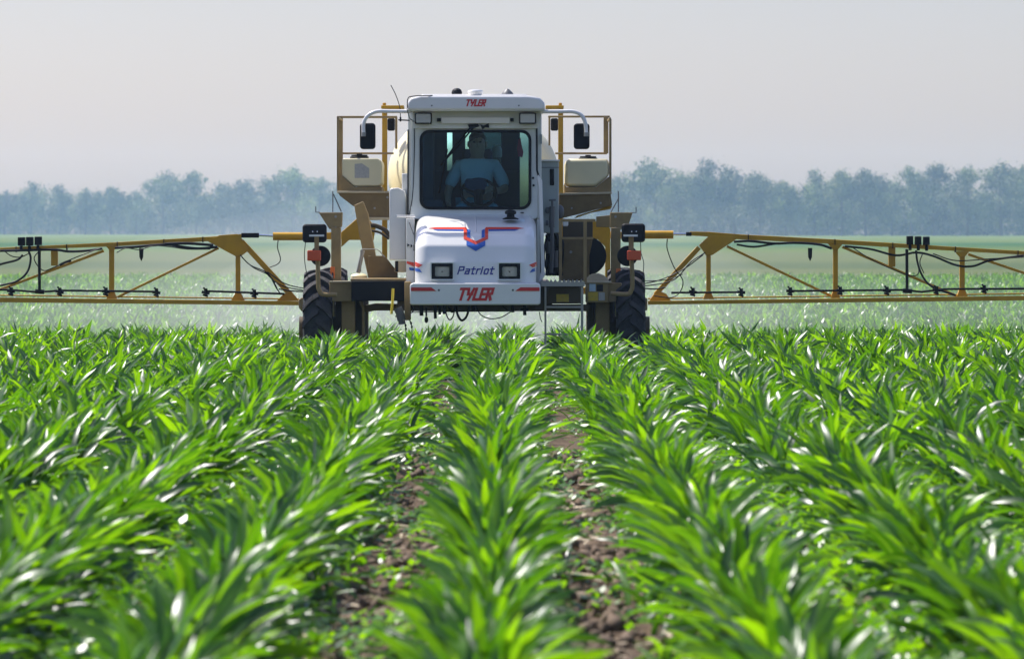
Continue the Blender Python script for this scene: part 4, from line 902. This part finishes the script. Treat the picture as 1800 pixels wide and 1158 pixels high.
boom(topR, botR, [[(1229, 431), (1246, 415), (1303, 415), (1252, 448.5), (1241, 448.5)]],
     [(1241.5, 1249.5, 446, 526, 1, 6), (1464.5, 1473, 428, 524, 9, 4), (1687, 1696, 442, 521, 8, 5), (1930, 1938, 452, 520, 8, 5)],
     [((1278, 433), (1467, 523), 4.4), ((1481, 434), (1686, 522), 4.6), ((1702, 447), (1920, 520), 4.4)], ((1229, 435), (1152, 518), 8.5), [(1141, 529), (1154, 510), (1171, 516), (1180, 529)], (1562, 434, 1574, 469),
     (1132, 405.5, 1183.5, 419.7), (1182, 411.5, 1214, 411.5), (1206, 408, 1216, 415), [(1594, 1605.5, 415, 430), (1608.5, 1620, 415.5, 430.5), (1623, 1634.5, 416, 431)], (1594, 438, 511), 1424,
     [[(1180, 514.5), (1303, 513.5)], [(1388, 511.5), (1590, 509.5), (1620, 513), (1660, 508), (1800, 507.5), (2060, 506)]],
     [(1218, 513), (1303, 514), (1389, 512), (1477, 511), (1559, 511), (1646, 510), (1730, 508), (1815, 508)],
     [([(1290, 425), (1320, 424), (1360, 428), (1400, 427), (1440, 430), (1462, 437)], 2.3), ([(1295, 430), (1325, 434), (1360, 429), (1372, 428)], 1.8), ([(1485, 433), (1530, 438), (1575, 449), (1610, 444), (1640, 450), (1680, 466), (1710, 468), (1740, 458), (1800, 449)], 2.0), ([(1610, 440), (1613, 462), (1622, 486), (1640, 505), (1680, 519)], 1.9)],
     [([(1500, 436), (1530, 455), (1580, 478), (1605, 485), (1615, 478), (1612, 455)], .9), ([(1622, 445), (1617, 462), (1624, 480)], .9), ([(1240, 444), (1215, 460), (1190, 488), (1165, 498), (1120, 504)], 1.0), ([(1236, 448), (1200, 474), (1160, 492), (1125, 500)], 1.0), ([(1173, 420), (1173, 438), (1185, 470), (1200, 492), (1196, 512), (1180, 523), (1150, 520)], .9), ([(1200, 482), (1170, 492), (1130, 494)], .8), ([(1120, 505), (1150, 508), (1170, 505)], 1.2), ([(1640, 446), (1680, 458), (1740, 455), (1800, 452)], 1.0)], 0)

# ------------------------------------------------------------------ the driver
def skin_body(name, joints, edges, mat, parent, sub=2):
    org = origin_of(parent); me = bpy.data.meshes.new(name)
    me.from_pydata([tuple(j[0] - org) for j in joints], edges, [])
    o = link(name, me, M[mat], parent); o.modifiers.new('skin', 'SKIN')
    if not me.skin_vertices: return o
    for i, j in enumerate(joints):
        sv = me.skin_vertices[0].data[i]; r = j[1]; sv.radius = r if isinstance(r, tuple) else (r, r); sv.use_root = (i == 0)
    s = o.modifiers.new('sub', 'SUBSURF'); s.levels = sub; s.render_levels = sub
    for m_ in o.modifiers:
        if m_.type == 'SKIN': m_.use_smooth_shade = True
    return o
PD = 52.38
pe = empty('person', Q(838, 372, PD)); tag(pe, 'driver in a teal short-sleeved shirt sitting behind the wheel inside the white cab', 'person')
J = [(Q(838, 364, PD), (.15, .11)), (Q(838, 335, PD), (.15, .11)), (Q(838, 305, PD), (.17, .11)), (Q(838, 289, PD), (.12, .08)), (Q(839, 279, PD - .01), (.058, .06)), (Q(839, 270, PD - .03), (.074, .082)), (Q(839, 258, PD - .04), (.086, .098)), (Q(839, 244, PD - .03), (.074, .09)), (Q(839, 238, PD - .02), (.045, .055)),
     (Q(811, 295, PD), .062), (Q(796, 315, PD - .03), .05), (Q(788, 334, PD - .08), .042), (Q(787, 350, PD - .20), .033), (Q(788, 358, PD - .30), .026), (Q(789, 361, PD - .36), (.034, .018)),
     (Q(865, 295, PD), .062), (Q(882, 315, PD - .03), .05), (Q(888, 333, PD - .10), .042), (Q(876, 336, PD - .24), .034), (Q(867, 334, PD - .34), .026), (Q(862, 333, PD - .385), (.034, .02)),
     (Q(822, 366, PD - .12), .085), (Q(814, 367, PD - .45), .07), (Q(856, 366, PD - .12), .085), (Q(864, 367, PD - .45), .07)]
E = [(0, 1), (1, 2), (2, 3), (3, 4), (4, 5), (5, 6), (6, 7), (7, 8), (3, 9), (9, 10), (10, 11), (11, 12), (12, 13), (13, 14), (3, 15), (15, 16), (16, 17), (17, 18), (18, 19), (19, 20), (0, 21), (21, 22), (0, 23), (23, 24)]
hand_r = J[20][0]; hand_l = J[14][0]
for hnd, base in ((20, hand_r), (14, hand_l)):       # five separate bent fingers on each hand
    for fi in range(4):
        a = base + Vector((-.012 if hnd == 20 else .004, -.03, .026 - .017 * fi)); b_ = a + Vector((-.026 if hnd == 20 else .012, -.03, -.006 + .002 * fi)); c_ = b_ + Vector((-.016 if hnd == 20 else .004, .004, -.024))
        n0 = len(J); J += [(a, .009), (b_, .008), (c_, .0065)]; E += [(hnd, n0), (n0, n0 + 1), (n0 + 1, n0 + 2)]
    a = base + Vector((.0, .0, .035)); b_ = a + Vector((-.02 if hnd == 20 else .02, -.02, .02)); n0 = len(J); J += [(a, .010), (b_, .008)]; E += [(hnd, n0), (n0, n0 + 1)]
body = skin_body('body', J, E, 'skin', pe)
JS = [(Q(838, 362, PD), (.175, .135)), (Q(838, 338, PD), (.175, .135)), (Q(838, 308, PD), (.19, .135)), (Q(838, 288, PD), (.15, .105)), (Q(838.5, 281, PD), (.10, .08)), (Q(809, 292, PD), .082), (Q(796, 313, PD - .03), .072), (Q(788, 331, PD - .075), .066), (Q(868, 292, PD), .082), (Q(882, 313, PD - .03), .072), (Q(888, 330, PD - .09), .066)]
skin_body('shirt', JS, [(0, 1), (1, 2), (2, 3), (3, 4), (3, 5), (5, 6), (6, 7), (3, 8), (8, 9), (9, 10)], 'shirt', pe)
JT = [(Q(838, 366, PD), (.16, .12)), (Q(822, 368, PD - .12), .1), (Q(813, 369, PD - .48), .085), (Q(811, 400, PD - .5), .06), (Q(856, 368, PD - .12), .1), (Q(865, 369, PD - .48), .085), (Q(867, 400, PD - .5), .06)]
skin_body('trousers', JT, [(0, 1), (1, 2), (2, 3), (0, 4), (4, 5), (5, 6)], 'jeans', pe)
hc = Q(839, 251, PD - .03)
part('hair', MB().ell(hc + Vector((0, .025, .045)), (.088, .10, .075), 20, 12), 'hair', pe)
part('face', MB().ell(hc + Vector((0, -.105, -.018)), (.014, .02, .026), 10, 8).ell(hc + Vector((-.09, .0, -.015)), (.014, .022, .032), 10, 8).ell(hc + Vector((.09, .0, -.015)), (.014, .022, .032), 10, 8).ell(hc + Vector((0, -.092, -.062)), (.028, .012, .008), 10, 6), 'skin', body)
part('eye', MB().ell(hc + Vector((-.032, -.094, .004)), (.013, .008, .007), 8, 6), 'hair', body); part('eye', MB().ell(hc + Vector((.032, -.094, .004)), (.013, .008, .007), 8, 6), 'hair', body)

# ------------------------------------------------------------------ spray mist, dust and haze
def volmat(name, col, dens, aniso=0.0):
    m = bpy.data.materials.new(name); m.use_nodes = True; nt = m.node_tree
    for n in list(nt.nodes): nt.nodes.remove(n)
    o = nt.nodes.new('ShaderNodeOutputMaterial'); p = nt.nodes.new('ShaderNodeVolumePrincipled')
    p.inputs['Color'].default_value = (*col, 1); p.inputs['Density'].default_value = dens; p.inputs['Anisotropy'].default_value = aniso; p.inputs['Absorption Color'].default_value = (1, 1, 1, 1) if name == 'haze' else (0, 0, 0, 1)
    nt.links.new(p.outputs[0], o.inputs['Volume']); return m
def outward(me):
    bm = bmesh.new(); bm.from_mesh(me); bmesh.ops.recalc_face_normals(bm, faces=bm.faces); bm.to_mesh(me); bm.free()
def mist(name, c, r, dens, lab, col=(.93, .93, .93)):
    me = bpy.data.meshes.new(name); b = MB().ell((0, 0, 0), r, 40, 24); me.from_pydata(b.v, [], b.f); outward(me)
    o = link(name, me, volmat(name, col, dens, .2)); o.location = c; tag(o, lab, 'mist', kind='stuff'); return o
mist('spray_mist', (0, 84, -.75), (60, 25.5, 1.35), .0045, 'thin veil of spray mist hanging over the corn behind the booms')
for _i, (_c, _r, _d) in enumerate((((-1.0, 77.5, .0), (7.5, 18.5, 2.1), .0020), ((-1.4, 76, .0), (5.6, 16.5, 1.75), .006), ((-.9, 73, -.1), (3.9, 14, 1.5), .010))):
    mist('dust_cloud', _c, _r, _d, ('widest faint layer of pale dust hanging behind the sprayer', 'middle layer of pale dust hanging behind the sprayer', 'densest low puff of pale dust right behind the sprayer wheels')[_i], (.97, .95, .93))
x0, x1, y0, y1, z0, z1 = -920, 920, -80, 1990, -2.2, 31.0
me = bpy.data.meshes.new('haze'); b = MB().box(x0, x1, y0, y1, z0, z1); me.from_pydata(b.v, [], b.f); outward(me)
tag(link('haze', me, volmat('haze', (.42, .64, .90), .000265, .3)), 'pale summer haze', 'haze', kind='stuff')
